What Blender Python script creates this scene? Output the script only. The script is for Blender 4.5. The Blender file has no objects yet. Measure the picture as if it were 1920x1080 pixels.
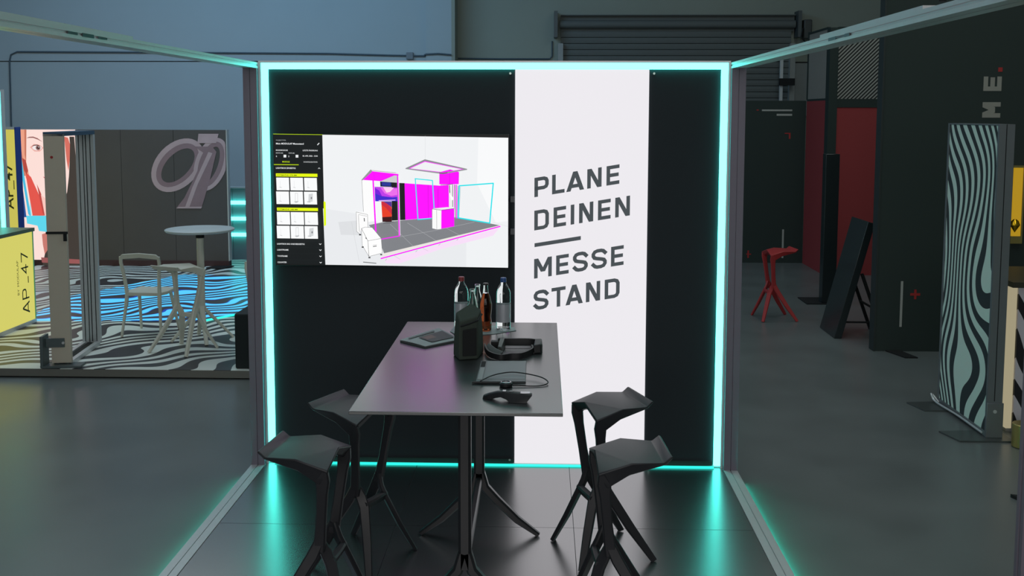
import bpy, bmesh, math, random
from mathutils import Vector, Matrix
random.seed(4)
C = bpy.context.scene.collection
SC = bpy.context.scene
PI = math.pi

# ------------------------------------------------------------------ camera
cam_d = bpy.data.cameras.new('camera'); cam = bpy.data.objects.new('camera', cam_d); C.objects.link(cam); SC.camera = cam
yaw, pitch, roll, FPX = .0302, -.0916, .0018, 1911.3
fw = Vector((-math.sin(yaw)*math.cos(pitch), math.cos(yaw)*math.cos(pitch), math.sin(pitch)))
rt = Vector((math.cos(yaw), math.sin(yaw), 0)); up = rt.cross(fw)
r2 = math.cos(roll)*rt + math.sin(roll)*up; u2 = -math.sin(roll)*rt + math.cos(roll)*up
cam.matrix_world = Matrix(((r2.x, u2.x, -fw.x, 1.7462), (r2.y, u2.y, -fw.y, -6.2612), (r2.z, u2.z, -fw.z, 2.208), (0, 0, 0, 1)))
cam_d.sensor_width = 36; cam_d.lens = FPX*36/1920; cam_d.shift_y = -149.07/1920
cam_d.clip_start = .05; cam_d.clip_end = 100

# ------------------------------------------------------------------ world, added hall lights, exposure
w = bpy.data.worlds.new('world'); SC.world = w; w.use_nodes = True
w.node_tree.nodes['Background'].inputs[0].default_value = (.35, .5, .62, 1)
w.node_tree.nodes['Background'].inputs[1].default_value = .3
SC.view_settings.view_transform = 'Standard'; SC.view_settings.look = 'None'
SC.view_settings.exposure = 0; SC.view_settings.gamma = 1; SC.view_settings.use_curve_mapping = False

def area(name, loc, rot, sx, sy, col, power):
    d = bpy.data.lights.new(name, 'AREA'); d.shape = 'RECTANGLE'; d.size = sx; d.size_y = sy
    d.color = col; d.energy = power
    o = bpy.data.objects.new(name, d); C.objects.link(o); o.location = loc; o.rotation_euler = rot
    return o
# added unseen fills overhead: cool on the left, dimmer and neutral on the right
area('hall_fill_left', (-5.5, 4.5, 6.35), (0, 0, 0), 3, 8, (.6, .82, 1.0), 120)
area('hall_fill_back_left', (-2.6, 7.2, 6.3), (math.radians(38), 0, 0), 5, 1.4, (.36, .68, 1.0), 150)  # added fill that turns the back left wall bluer
area('hall_fill_centre', (1.4, -.5, 6.35), (0, 0, 0), 2, 8, (.88, .97, 1.0), 62)  # added fill above the booth
area('camera_side_fill', (1.0, -11.6, 3.2), (math.radians(84), 0, 0), 9, 4, (1.0, .97, .95), 235)  # added fill behind the camera for surfaces facing it, no gate modelled
area('stand_fill', (-2.6, 4.4, 4.3), (0, 0, 0), 3, 2.5, (.95, .97, .9), 34)  # added lamp out of view, brightens the left stand
area('hall_fill_right', (5.5, 3.0, 6.35), (0, 0, 0), 2, 9, (.9, 1.0, .95), 105)  # added fill above the right aisle

# ------------------------------------------------------------------ materials
def s2l(c):
    c = c/255
    return c/12.92 if c <= .04045 else ((c+.055)/1.055)**2.4
def rgb(r, g, b): return (s2l(r), s2l(g), s2l(b))
MATS = {}
def mat(name, col, rough=.5, metal=0., spec=.5, emit=None, estr=0., trans=0., ior=1.5, noise=.06, nscale=12., rvar=0., bump=0., coat=0.):
    if name in MATS: return MATS[name]
    m = bpy.data.materials.new(name); m.use_nodes = True; MATS[name] = m
    nt = m.node_tree; b = nt.nodes['Principled BSDF']; I = b.inputs
    I['Roughness'].default_value = rough; I['Metallic'].default_value = metal
    I['Specular IOR Level'].default_value = spec; I['IOR'].default_value = ior
    I['Transmission Weight'].default_value = trans; I['Coat Weight'].default_value = coat
    I['Base Color'].default_value = (*col, 1)
    if noise > 0 or rvar > 0 or bump > 0:
        tc = nt.nodes.new('ShaderNodeTexCoord'); nz = nt.nodes.new('ShaderNodeTexNoise')
        nz.inputs['Scale'].default_value = nscale; nz.inputs['Detail'].default_value = 5
        nt.links.new(tc.outputs['Object'], nz.inputs['Vector'])
        if noise > 0:
            mx = nt.nodes.new('ShaderNodeMix'); mx.data_type = 'RGBA'
            mx.inputs[6].default_value = (*[c*(1-noise) for c in col], 1)
            mx.inputs[7].default_value = (*[min(1, c*(1+noise)) for c in col], 1)
            nt.links.new(nz.outputs['Fac'], mx.inputs[0]); nt.links.new(mx.outputs[2], I['Base Color'])
        if rvar > 0:
            mr = nt.nodes.new('ShaderNodeMapRange'); mr.inputs['To Min'].default_value = rough-rvar; mr.inputs['To Max'].default_value = rough+rvar
            nt.links.new(nz.outputs['Fac'], mr.inputs['Value']); nt.links.new(mr.outputs[0], I['Roughness'])
        if bump > 0:
            bp = nt.nodes.new('ShaderNodeBump'); bp.inputs['Strength'].default_value = bump; bp.inputs['Distance'].default_value = .01
            nt.links.new(nz.outputs['Fac'], bp.inputs['Height']); nt.links.new(bp.outputs[0], I['Normal'])
    if emit:
        I['Emission Color'].default_value = (*emit, 1); I['Emission Strength'].default_value = estr
    return m
def glow(name, col, s=1.):      # something that gives off light
    return mat(name, (.02, .02, .02), rough=.6, emit=col, estr=s, noise=0, spec=.2)
def print_em(r, g, b, s=1., k=''):  # lit pixels of a screen or a backlit print
    n = 'lit_%d_%d_%d%s' % (r, g, b, k)
    return glow(n, rgb(r, g, b), s)

def wavy(name, ca, cb, scale, dist, dscale, rot=(0, 0, 0), axis='X', rough=.4, emit=False, estr=1., thr=.5, stretch=(1, 1, 1), third=None, ph=0.):
    m = bpy.data.materials.new(name); m.use_nodes = True; nt = m.node_tree; b = nt.nodes['Principled BSDF']
    tc = nt.nodes.new('ShaderNodeTexCoord'); mp = nt.nodes.new('ShaderNodeMapping'); wv = nt.nodes.new('ShaderNodeTexWave')
    mp.inputs['Rotation'].default_value = rot; mp.inputs['Scale'].default_value = stretch
    # low-frequency swirl added to the coordinates, then plain bands
    nz = nt.nodes.new('ShaderNodeTexNoise'); nz.inputs['Scale'].default_value = dscale; nz.inputs['Detail'].default_value = 0.3
    ad = nt.nodes.new('ShaderNodeVectorMath'); ad.operation = 'MULTIPLY_ADD'
    ad.inputs[1].default_value = (dist, dist, dist)
    wv.wave_type = 'BANDS'; wv.bands_direction = axis; wv.wave_profile = 'SIN'
    wv.inputs['Scale'].default_value = scale; wv.inputs['Distortion'].default_value = 0; wv.inputs['Phase Offset'].default_value = ph
    cr = nt.nodes.new('ShaderNodeValToRGB'); cr.color_ramp.interpolation = 'CONSTANT'
    cr.color_ramp.elements[0].color = (*ca, 1); cr.color_ramp.elements[1].position = thr; cr.color_ramp.elements[1].color = (*cb, 1)
    if third:
        e = cr.color_ramp.elements.new(thr-.16); e.color = (*third, 1)
    L = nt.links.new
    L(tc.outputs['Object'], mp.inputs[0]); L(mp.outputs[0], nz.inputs['Vector']); L(nz.outputs['Color'], ad.inputs[0]); L(mp.outputs[0], ad.inputs[2])
    L(ad.outputs[0], wv.inputs[0]); L(wv.outputs['Fac'], cr.inputs[0]); 
    b.inputs['Roughness'].default_value = rough
    if emit:
        b.inputs['Base Color'].default_value = (.02, .02, .02, 1); L(cr.outputs[0], b.inputs['Emission Color']); b.inputs['Emission Strength'].default_value = estr
    else: L(cr.outputs[0], b.inputs['Base Color'])
    return m

TEAL = (.03, 1.0, .82)
M = dict(
 led=glow('teal_led_diffuser', (.085, 1.0, .84), 6.0),
 ledthin=glow('teal_led_line', TEAL, 1.1),
 fabric=mat('black_fabric', rgb(54, 60, 64), .95, spec=.1, noise=.12, nscale=300),
 banner=glow('backlit_white_fabric', rgb(239, 236, 241), .98),
 letter=mat('dark_grey_print', rgb(72, 78, 82), .7, noise=.03, emit=rgb(72, 78, 82), estr=.75),
 alu=mat('anodised_aluminium', rgb(205, 208, 210), .36, metal=.35, noise=.05, nscale=30, rvar=.05),
 alu2=mat('grey_painted_aluminium', rgb(124, 118, 132), .5, metal=.25, noise=.04, nscale=30),
 dark=mat('groove_black', rgb(18, 20, 22), .8),
 tile=mat('black_floor_tile', rgb(30, 34, 37), .27, ior=4.2, spec=.5, noise=.15, nscale=5, rvar=.008),
 joint=mat('tile_joint', rgb(92, 96, 98), .6),
 tabletop=mat('black_laminate', rgb(30, 34, 37), .27, ior=3.1, noise=.05, nscale=60),
 plastic=mat('charcoal_plastic', rgb(44, 44, 49), .42, spec=.5, noise=.08, nscale=500, bump=.03),
 frame=mat('dark_powder_coat', rgb(40, 40, 44), .36, spec=.6, noise=.05, nscale=200),
 wplastic=mat('white_plastic', rgb(205, 204, 192), .45, noise=.04),
 rplastic=mat('red_plastic', rgb(170, 48, 50), .5, noise=.06),
 wall_l=mat('hall_plaster', rgb(168, 182, 190), .9, noise=.05, nscale=1.2),
 wall_r=mat('hall_plaster_grey', rgb(150, 158, 150), .9, noise=.05, nscale=1.2),
 concrete=mat('polished_concrete', rgb(104, 110, 110), .32, ior=1.55, noise=.22, nscale=1.6, rvar=.09),
 blackpanel=mat('matt_black_panel', rgb(52, 62, 60), .8, spec=.2, noise=.1, nscale=200),
 redpanel=mat('dark_red_panel', rgb(158, 66, 68), .75, spec=.2, noise=.06, nscale=120),
 white=mat('white_paint', rgb(200, 202, 204), .6),
 greyline=mat('light_grey_vinyl', rgb(170, 172, 168), .7),
 redvinyl=mat('red_vinyl', rgb(170, 45, 45), .7),
)

# ------------------------------------------------------------------ mesh helpers
class MB:
    def __init__(s): s.v = []; s.f = []; s.mi = []; s.mats = []
    def m(s, mt):
        if mt not in s.mats: s.mats.append(mt)
        return s.mats.index(mt)
    def poly(s, pts, mt, flip=False):
        n = len(s.v); s.v += [tuple(p) for p in pts]
        idx = list(range(n, n+len(pts))); s.f.append(idx[::-1] if flip else idx); s.mi.append(s.m(mt))
    def box(s, x0, x1, y0, y1, z0, z1, mt):
        p = [(x0, y0, z0), (x1, y0, z0), (x1, y1, z0), (x0, y1, z0), (x0, y0, z1), (x1, y0, z1), (x1, y1, z1), (x0, y1, z1)]
        s.hexa(p, mt)
    def hexa(s, p, mt):
        n = len(s.v); s.v += [tuple(q) for q in p]; k = s.m(mt)
        for q in ((0, 3, 2, 1), (4, 5, 6, 7), (0, 1, 5, 4), (1, 2, 6, 5), (2, 3, 7, 6), (3, 0, 4, 7)):
            s.f.append([n+i for i in q]); s.mi.append(k)
    def loft(s, rings, mt, cap=True, close=True):
        k = s.m(mt); n0 = len(s.v); m = len(rings[0])
        for r in rings: s.v += [tuple(p) for p in r]
        for i in range(len(rings)-1):
            for j in range(m if close else m-1):
                a = n0+i*m+j; b = n0+i*m+(j+1) % m
                s.f.append([a, b, b+m, a+m]); s.mi.append(k)
        if cap:
            s.f.append([n0+j for j in range(m)][::-1]); s.mi.append(k)
            e = n0+(len(rings)-1)*m; s.f.append([e+j for j in range(m)]); s.mi.append(k)
    def tube(s, pts, r, mt, seg=8, cap=True):
        pts = [Vector(p) for p in pts]; rings = []
        prev = None
        for i, p in enumerate(pts):
            t = (pts[min(i+1, len(pts)-1)]-pts[max(i-1, 0)]).normalized()
            a = prev if prev else (Vector((0, 0, 1)) if abs(t.z) < .9 else Vector((1, 0, 0)))
            b = t.cross(a).normalized(); a = b.cross(t).normalized(); prev = a
            rr = r[i] if isinstance(r, (list, tuple)) else r
            rings.append([p+rr*(math.cos(q)*a+math.sin(q)*b) for q in [2*PI*j/seg for j in range(seg)]])
        s.loft(rings, mt, cap)
    def lathe(s, prof, mt, c=(0, 0, 0), seg=28, cap=True):
        s.loft([[(c[0]+r*math.cos(2*PI*j/seg), c[1]+r*math.sin(2*PI*j/seg), c[2]+z) for j in range(seg)] for r, z in prof], mt, cap)
    def build(s, name, parent=None, smooth=False, bevel=0, seg=2, sub=0, loc=None, angle=35):
        me = bpy.data.meshes.new(name); me.from_pydata(s.v, [], s.f)
        for mt in s.mats: me.materials.append(mt)
        me.polygons.foreach_set('material_index', s.mi)
        bm = bmesh.new(); bm.from_mesh(me)
        if smooth or bevel: bmesh.ops.remove_doubles(bm, verts=bm.verts, dist=1e-5)
        bmesh.ops.recalc_face_normals(bm, faces=bm.faces) if not getattr(s, 'keep', False) else None
        bm.to_mesh(me); bm.free()
        o = bpy.data.objects.new(name, me); C.objects.link(o)
        if loc: o.location = loc
        if parent: o.parent = parent
        if sub:
            md = o.modifiers.new('sub', 'SUBSURF'); md.levels = sub; md.render_levels = sub
        if bevel:
            md = o.modifiers.new('bev', 'BEVEL'); md.width = bevel; md.segments = seg; md.limit_method = 'ANGLE'; md.angle_limit = math.radians(25)
        if smooth or bevel:
            me.polygons.foreach_set('use_smooth', [True]*len(me.polygons))
            me.set_sharp_from_angle(angle=math.radians(angle))
        return o
def thing(name, label, cat, loc=(0, 0, 0), rz=0, group=None):
    o = bpy.data.objects.new(name, None); C.objects.link(o); o.location = loc; o.rotation_euler = (0, 0, rz); o.empty_display_size = .1
    return tag(o, label, cat, group)
def tag(o, label, cat, group=None):
    o['label'] = label; o['category'] = cat
    if group: o['group'] = group
    return o
def struct(o): o['kind'] = 'structure'; return o
def relabel(o, label): o['label'] = label; return o
def copy_tree(o, parent=None):
    c = o.copy(); C.objects.link(c)
    if parent: c.parent = parent
    for ch in list(o.children): copy_tree(ch, c)
    return c
def boxobj(name, x0, x1, y0, y1, z0, z1, mt, parent=None, bevel=0):
    b = MB(); b.box(x0, x1, y0, y1, z0, z1, mt); return b.build(name, parent, bevel=bevel)

# capital letters drawn with a pen of even weight (unit box 1 x 1)
PEN = {
 'P': [[(0, 0), (0, 1), (.72, 1), (.92, .94), (1, .82), (1, .6), (.92, .48), (.72, .42), (0, .42)]],
 'L': [[(0, 1), (0, 0), (1, 0)]],
 'A': [[(.2, .2), (.8, .2)]],
 'N': [[(0, 0), (0, 1)], [(1, 0), (1, 1)]],
 'E': [[(1, 1), (0, 1), (0, 0), (1, 0)], [(0, .5), (.92, .5)]],
 'D': [[(0, 0), (0, 1), (.68, 1), (.9, .94), (1, .8), (1, .2), (.9, .06), (.68, 0), (0, 0)]],
 'I': [[(0, 0), (0, 1)]],
 'M': [[(0, 0), (0, 1)], [(1, 0), (1, 1)]],
 'S': [[(1, .84), (.84, .96), (.66, 1), (.34, 1), (.12, .95), (0, .82), (0, .7), (.1, .58), (.3, .53), (.7, .46), (.9, .41), (1, .3), (1, .18), (.88, .05), (.66, 0), (.34, 0), (.16, .04), (0, .16)]],
 'T': [[(0, 1), (1, 1)], [(.5, 1), (.5, 0)]],
 '_': [[(0, 0), (1, 0)]],
 '4': [[(.72, 0), (.72, 1), (0, .3), (1, .3)]],
 '7': [[(0, 1), (1, 1), (.35, 0)]],
}
def pen_letter(b, ch, x0, x1, y0, y1, wd, mt, f):
    """f maps (x, y) in the lettering plane to 3-D; wd = pen weight"""
    W_, H_ = x1-x0, y1-y0; a = wd/W_*1.2; nrm = (Vector(f(1, 0))-Vector(f(0, 0))).cross(Vector(f(0, 1))-Vector(f(0, 0))).normalized()
    lay = [0]
    def put(pts):
        b.poly([Vector(q)+nrm*lay[0]*1.5e-4 for q in pts], mt)
    ex = {'N': [[(0, 1), (a, 1), (1, 0), (1-a, 0)]],
          'A': [[(0, 0), (a, 0), (.5+a/2, 1), (.5-a/2, 1)], [(1, 0), (1-a, 0), (.5-a/2, 1), (.5+a/2, 1)]],
          'M': [[(0, 1), (a*.95, 1), (.5+a/2, .30), (.5-a/2, .30)], [(1, 1), (1-a*.95, 1), (.5-a/2, .30), (.5+a/2, .30)]]}
    for q in ex.get(ch, []):
        lay[0] += 1; put([f(x0+u*W_, y0+v_*H_) for u, v_ in q])
    for st in PEN[ch]:
        lay[0] += 1
        hw = wd/2
        P = []
        for (a, c) in st:
            X = (x0+x1)/2 if ch == 'I' else x0+hw+a*(x1-x0-wd)
            P.append(Vector((X, y0+hw+c*(y1-y0-wd))))
        closed = (P[0]-P[-1]).length < 1e-6
        if closed: P = P[:-1]
        n = len(P); Lf = []; Rt = []
        for i in range(n):
            if closed: a, c = P[i-1], P[(i+1) % n]
            else: a, c = P[max(i-1, 0)], P[min(i+1, n-1)]
            p = P[i]
            if not closed and i in (0, n-1):
                d = ((P[1]-P[0]) if i == 0 else (P[-1]-P[-2])).normalized()
                e = p - d*hw if i == 0 else p + d*hw
                nn = Vector((-d.y, d.x)); Lf.append(e+nn*hw); Rt.append(e-nn*hw); continue
            d1 = (p-a).normalized(); d2 = (c-p).normalized(); n1 = Vector((-d1.y, d1.x)); n2 = Vector((-d2.y, d2.x))
            mtr = (n1+n2).normalized(); k = hw/max(.34, mtr.dot(n1))
            Lf.append(p+mtr*k); Rt.append(p-mtr*k)
        for i in range(n if closed else n-1):
            j = (i+1) % n
            put([f(*Lf[i]), f(*Rt[i]), f(*Rt[j]), f(*Lf[j])])
def text_into(b, s, size, mt, f, xs=1.0, bold=0.):
    cu = bpy.data.curves.new('t', 'FONT'); cu.body = s; cu.size = size; cu.offset = bold*size; cu.resolution_u = 2
    o = bpy.data.objects.new('t', cu); C.objects.link(o)
    bpy.context.view_layer.update()
    dg = bpy.context.evaluated_depsgraph_get(); me = o.evaluated_get(dg).to_mesh()
    n = len(b.v); b.v += [tuple(f(v.co.x*xs, v.co.y)) for v in me.vertices]; k = b.m(mt)
    for p in me.polygons: b.f.append([n+i for i in p.vertices]); b.mi.append(k)
    o.evaluated_get(dg).to_mesh_clear(); bpy.data.objects.remove(o); bpy.data.curves.remove(cu)

# ================================================================== hall
H = -.06
struct(boxobj('floor', -12, 10, -12, 13, H-.1, H, M['concrete']))
b = MB(); b.box(-12, .17, 11.5, 11.7, H, 6.5, M['wall_l']); b.box(-.27, .17, 11.36, 11.5, H, 6.5, M['wall_l'])
struct(b.build('wall_back_left'))
struct(boxobj('wall_back_right', .17, 10, 11.9, 12.1, H, 6.5, M['wall_r']))
struct(boxobj('trim_1', .17, .23, 11.36, 11.9, H, 6.5, M['wall_r']))
struct(boxobj('wall_left', -12.2, -12, -12, 11.7, H, 6.5, M['wall_l']))
struct(boxobj('wall_right', 10, 10.2, -12, 12.1, H, 6.5, M['wall_r']))
struct(boxobj('wall_front', -12, 10, -12.2, -12, H, 6.5, M['wall_r']))
struct(boxobj('ceiling', -12.2, 10.2, -12.2, 12.1, 6.5, 6.7, M['wall_l']))
cond = mat('grey_conduit', rgb(70, 86, 98), .6)
b = MB(); z = 3.2
b.tube([(-7.62, 11.48, 1.9), (-7.6, 11.48, 3.12), (-7.57, 11.48, 3.24), (-7.46, 11.48, 3.29), (-5, 11.48, 3.28), (-2, 11.48, 3.26), (-.9, 11.48, 3.23), (-.63, 11.48, 3.225)], .014, cond)
tag(b.build('cable_conduit', smooth=True), 'thin grey conduit running along the bluish hall wall left of the pilaster', 'conduit')
b = MB(); b.tube([(-.49, 11.48, 3.22), (-.29, 11.48, 3.22)], .014, cond); b.tube([(-.29, 11.48, 3.22), (-.29, 11.34, 3.23), (-.27, 11.34, 3.24), (-.05, 11.34, 3.25), (.17, 11.34, 3.23)], .014, cond)
tag(b.build('cable_conduit', smooth=True), 'short grey conduit running over the front of the wall pilaster', 'conduit')
b = MB(); b.tube([(.24, 11.88, 3.2), (1, 11.88, 3.19), (1.86, 11.88, 3.19), (1.9, 11.88, 3.24), (1.9, 11.88, 3.5)], .013, cond)
tag(b.build('cable_conduit', smooth=True), 'thin grey conduit bending up to the left end of the roller shutter', 'conduit')
tag(boxobj('junction_box', -.62, -.5, 11.43, 11.5, 3.16, 3.28, mat('junction_grey', rgb(120, 130, 140), .6), bevel=.008), 'small grey junction box on the conduit left of the pilaster', 'junction box')
b = MB(); b.box(-7.9, -3.2, 11.494, 11.5, 3.12, 3.134, M['dark']); struct(b.build('trim_2'))

# roller shutter on the right back wall
rs = thing('roller_shutter', 'grey roller shutter with horizontal slats on the right hall wall', 'roller shutter', (4.1, 11.8, 0))
def loc(o, p): o.location = (-p.location.x, -p.location.y, -p.location.z); return o
shm = mat('shutter_grey', rgb(98, 104, 104), .7, noise=.05)
b = MB()
for k in range(35):
    z1 = 3.66-k*.105
    if z1 < 0.1: break
    b.loft([[(x, 11.9, z1), (x, 11.8, z1), (x, 11.795, z1-.006), (x, 11.790, z1-.05), (x, 11.795, z1-.094), (x, 11.812, z1-.102), (x, 11.9, z1-.105)] for x in (2.05, 6.05)], shm)
loc(b.build('curtain', rs), rs)
b = MB(); b.tube([(2.03, 11.75, 3.78), (6.1, 11.75, 3.78)], .07, shm, 20); loc(b.build('drum', rs, smooth=True), rs)
b = MB(); b.box(2.05, 6.1, 11.8, 11.9, 3.662, 3.93, shm); b.box(2.05, 6.1, 11.72, 11.9, 3.93, 3.945, shm); loc(b.build('hood', rs), rs)
for x in (1.93, 6.12): loc(boxobj('bracket', x, x+.06, 11.6, 11.9, 3.55, 4.0, mat('bracket_grey', rgb(86, 94, 98), .5, metal=.4), rs), rs)
loc(boxobj('motor', 6.22, 6.36, 11.6, 11.8, 3.52, 3.85, mat('motor_dark', rgb(70, 74, 74), .5), rs, bevel=.02), rs)
b = MB(); b.tube([(6.2, 11.6, 3.7), (6.17, 11.58, 3.55), (6.25, 11.58, 3.45), (6.4, 11.6, 3.42)], .012, M['dark']); loc(b.build('motor_cable', rs, smooth=True), rs)
for x in (2.0, 6.02): loc(boxobj('guide_rail', x, x+.09, 11.7, 11.9, H, 3.45, mat('guide_grey', rgb(150, 156, 158), .5), rs), rs)
tag(boxobj('white_pole', 5.82, 5.87, 11.55, 11.6, H, 3.35, M['white']), 'slim white vertical pole in front of the right end of the shutter', 'pole')
tag(boxobj('wall_box', 5.8, 6.06, 11.48, 11.548, 2.72, 2.84, M['dark']), 'small black box fixed to the white pole by the shutter', 'box')
b = MB(); b.box(6.1, 6.75, 11.84, 11.9, 2.2, 3.12, mat('pale_grey_door', rgb(140, 146, 148), .7)); b.box(6.1, 6.75, 11.83, 11.84, 3.12, 3.14, M['dark'])
struct(b.build('door_1'))

# ================================================================== booth floor
pf = thing('booth_platform', 'low black tiled floor platform of the lit presentation booth', 'platform')
b = MB(); b.box(.0, 2.88, -3.84, .1, H, -.006, M['joint']); b.build('base_board', pf)
b = MB(); g = .0016
for i in range(3):
    for j in range(4):
        b.box(i*.96+g, (i+1)*.96-g, -(j+1)*.96+g, -j*.96-g if j else .1, -.02, 0, M['tile'])
b.build('floor_tiles', pf)

# ================================================================== aluminium profile
def profile(b, p0, p1, lng, sht, L=.086, S=.036, mt=None, gd=.007, gw=.005):
    """extruded frame section; lng / sht = directions of long and short side; starts at their minimum corner"""
    p0, p1, l, s = Vector(p0), Vector(p1), Vector(lng), Vector(sht)
    c = L/2; a = S*.36; d = S*.64; r = .004
    sec = [(0, 0), (c-gw/2, 0), (c-gw/2, gd), (c+gw/2, gd), (c+gw/2, 0), (L, 0), (L, a), (L-r, a+.002), (L-r, d-.002), (L, d), (L, S), (c+gw/2, S), (c+gw/2, S-gd), (c-gw/2, S-gd), (c-gw/2, S), (0, S), (0, d), (r, d-.002), (r, a+.002), (0, a)]
    b.loft([[q+u*l+v*s for u, v in sec] for q in (p0, p1)], mt or M['alu'])
HB = 2.526
def side_frame(x, label, inner, cover, latch):
    t = thing('booth_truss', label, 'frame', (x+.043, 0, 0))
    X = Vector((1, 0, 0)); Y = Vector((0, 1, 0)); Z = Vector((0, 0, 1))
    def part(nm, *a, **k):
        bb = MB(); profile(bb, *a, **k); o = bb.build(nm, t); o.location = (-x-.043, 0, 0); return o
    part('top_beam', (x, -3.9, HB-.036), (x, 0, HB-.036), X, Z)
    part('bottom_rail', (x, -3.9, -.036), (x, 0, -.036), X, Z)
    part('rear_post', (x, -.036, 0), (x, -.036, HB-.036), X, Y, mt=M['alu2'])
    part('front_post', (x, -3.9, 0), (x, -3.9, HB-.036), X, Y, mt=M['alu2'])
    o = boxobj('cover_strip', x+.01, x+.076, cover[0], cover[1], HB, HB+.014, M['alu'], t); o.location = (-x-.043, 0, 0)
    for yy in latch[1]:
        bb = MB(); bb.lathe([(.011, HB+.014), (.011, HB+.02), (.007, HB+.022)], M['dark'], (x+.03, yy, 0), 12)
        o = bb.build('screw_cap', t, smooth=True); o.location = (-x-.043, 0, 0)
    xi = x+.086 if inner > 0 else x
    bb = MB()
    for (y0, y1, hh) in latch[0]:
        bb.box(min(xi, xi+inner*.002), max(xi, xi+inner*.002), y0, y1, HB-.018-hh, HB-.018+hh, mat('latch_steel', rgb(90, 88, 92), .3, metal=.8))
    o = bb.build('latch', t); o.location = (-x-.043, 0, 0)
    xo = x if inner > 0 else x+.086
    bb = MB(); bb.box(min(xo, xo-inner*.006), max(xo, xo-inner*.006), -3.88, -.12, -.056, -.038, M['ledout'])
    o = bb.build('led_strip', t); o.location = (-x-.043, 0, 0)
M['ledout'] = glow('teal_led_underglow', (.0, 1.0, .68), 24)
side_frame(-.09, 'left aluminium side frame of the booth with floor rail and overhead beam', 1, (-3.9, -1.89), ([(-2.52, -2.44, .005), (-2.4, -2.3, .007), (-2.26, -2.18, .004)], (-2.75, -2.55, -2.43, -2.28)))
side_frame(2.882, 'right aluminium side frame of the booth with floor rail and overhead beam', -1, (-3.1, -1.95), ([(-2.4, -2.34, .006), (-2.34, -2.22, .002), (-2.22, -2.12, .006)], (-3.2,)))

# ================================================================== back wall light frame
HT = 2.536
bf = thing('back_wall_frame', 'booth back wall of black fabric edged by a glowing teal light frame', 'display wall')
b = MB()
b.box(-.004, .012, 0, .1, 0, HT, M['alu']); b.box(2.868, 2.882, 0, .1, 0, HT, M['alu']); b.box(.012, 2.868, 0, .1, HT-.012, HT, M['alu'])
b.box(.012, 2.868, .03, .1, -.02, .004, M['alu'])
b.build('frame_profile', bf)
for nm, bx in (('led_strip', (.013, .052, .004, .03, .014, HT-.05)), ('led_strip', (2.828, 2.867, .004, .03, .014, HT-.05)), ('led_strip', (.013, 2.867, .004, .03, HT-.05, HT-.0125)), ):
    boxobj(nm, *bx, M['led'], bf)
boxobj('led_strip', .053, 2.827, -.012, .012, .0005, .009, M['ledthin'], bf)
b = MB(); b.box(.053, 1.572, .022, .09, .0145, HT-.051, M['fabric']); b.build('fabric_panel', bf)
b = MB(); b.box(2.395, 2.827, .022, .09, .0145, HT-.051, M['fabric']); b.build('fabric_panel', bf)
b = MB(); b.box(.06, 1.57, .012, .0215, .0145, .04, M['blackpanel']); b.box(2.397, 2.82, .012, .0215, .0145, .04, M['blackpanel']); b.build('bottom_ledge', bf)
st = mat('steel_screw', rgb(150, 170, 165), .3, metal=.9)
for x, zz in ((1.545, .035), (1.545, 2.46), (2.42, 2.46), (2.42, .035)):
    bb = MB(); bb.tube([(x, .008, zz), (x, .022, zz)], .007, st, 12); bb.build('screw', bf, smooth=True)

bn = thing('light_banner', 'tall backlit white banner with the dark lettering on the back wall', 'banner', (1.98, 0, 0))
o = boxobj('light_panel', 1.575, 2.391, .012, .09, .0145, 2.484, M['banner'], bn); loc(o, bn)
# lettering, read off the wall: letters as (char, x0, x1) in millimetre-like pixels, rows sheared upwards
def wl(px): return 1.575+(px-966)*.003263
def wz(py, px=1000): return 2.208-(py-201.5)*.003277
SH = .165
rows = [
 (356, 36.5, [('P', 72, 158), ('L', 178, 253), ('A', 263, 370), ('N', 388, 474), ('E', 503, 580)]),
 (419, 37.5, [('D', 72, 160), ('E', 188, 263), ('I', 291, 312), ('N', 341, 426), ('E', 454, 530), ('N', 557, 645)]),
 (511, 37.5, [('M', 72, 179), ('E', 205, 281), ('S', 306, 396), ('S', 418, 510), ('E', 535, 611)]),
 (572, 37.5, [('S', 70, 160), ('T', 178, 263), ('A', 263, 368), ('N', 386, 472), ('D', 499, 589)]),
]
for base, cap, ls in rows:
    b = MB(); b.keep = False
    zb = wz(base)
    x_0 = wl(980+72/3.176)
    for ch, a, c in ls:
        X0 = wl(980+a/3.176); X1 = wl(980+c/3.176)
        for yy in (.0115,):
            pen_letter(b, ch, X0, X1, 0, cap*.003277, .0222, M['letter'], lambda x, y: (x, yy-.0, zb+y+SH*(x-x_0)))
    loc(b.build('lettering', bn), bn)
b = MB(); x0, x1 = wl(1003.3), wl(1091); zb = wz(447)
b.poly([(x0, .0115, zb-.012), (x1, .0115, zb-.012+SH*(x1-x0)), (x1, .0115, zb+.012+SH*(x1-x0)), (x0, .0115, zb+.012)], M['letter'])
loc(b.build('divider_line', bn), bn)

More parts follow.
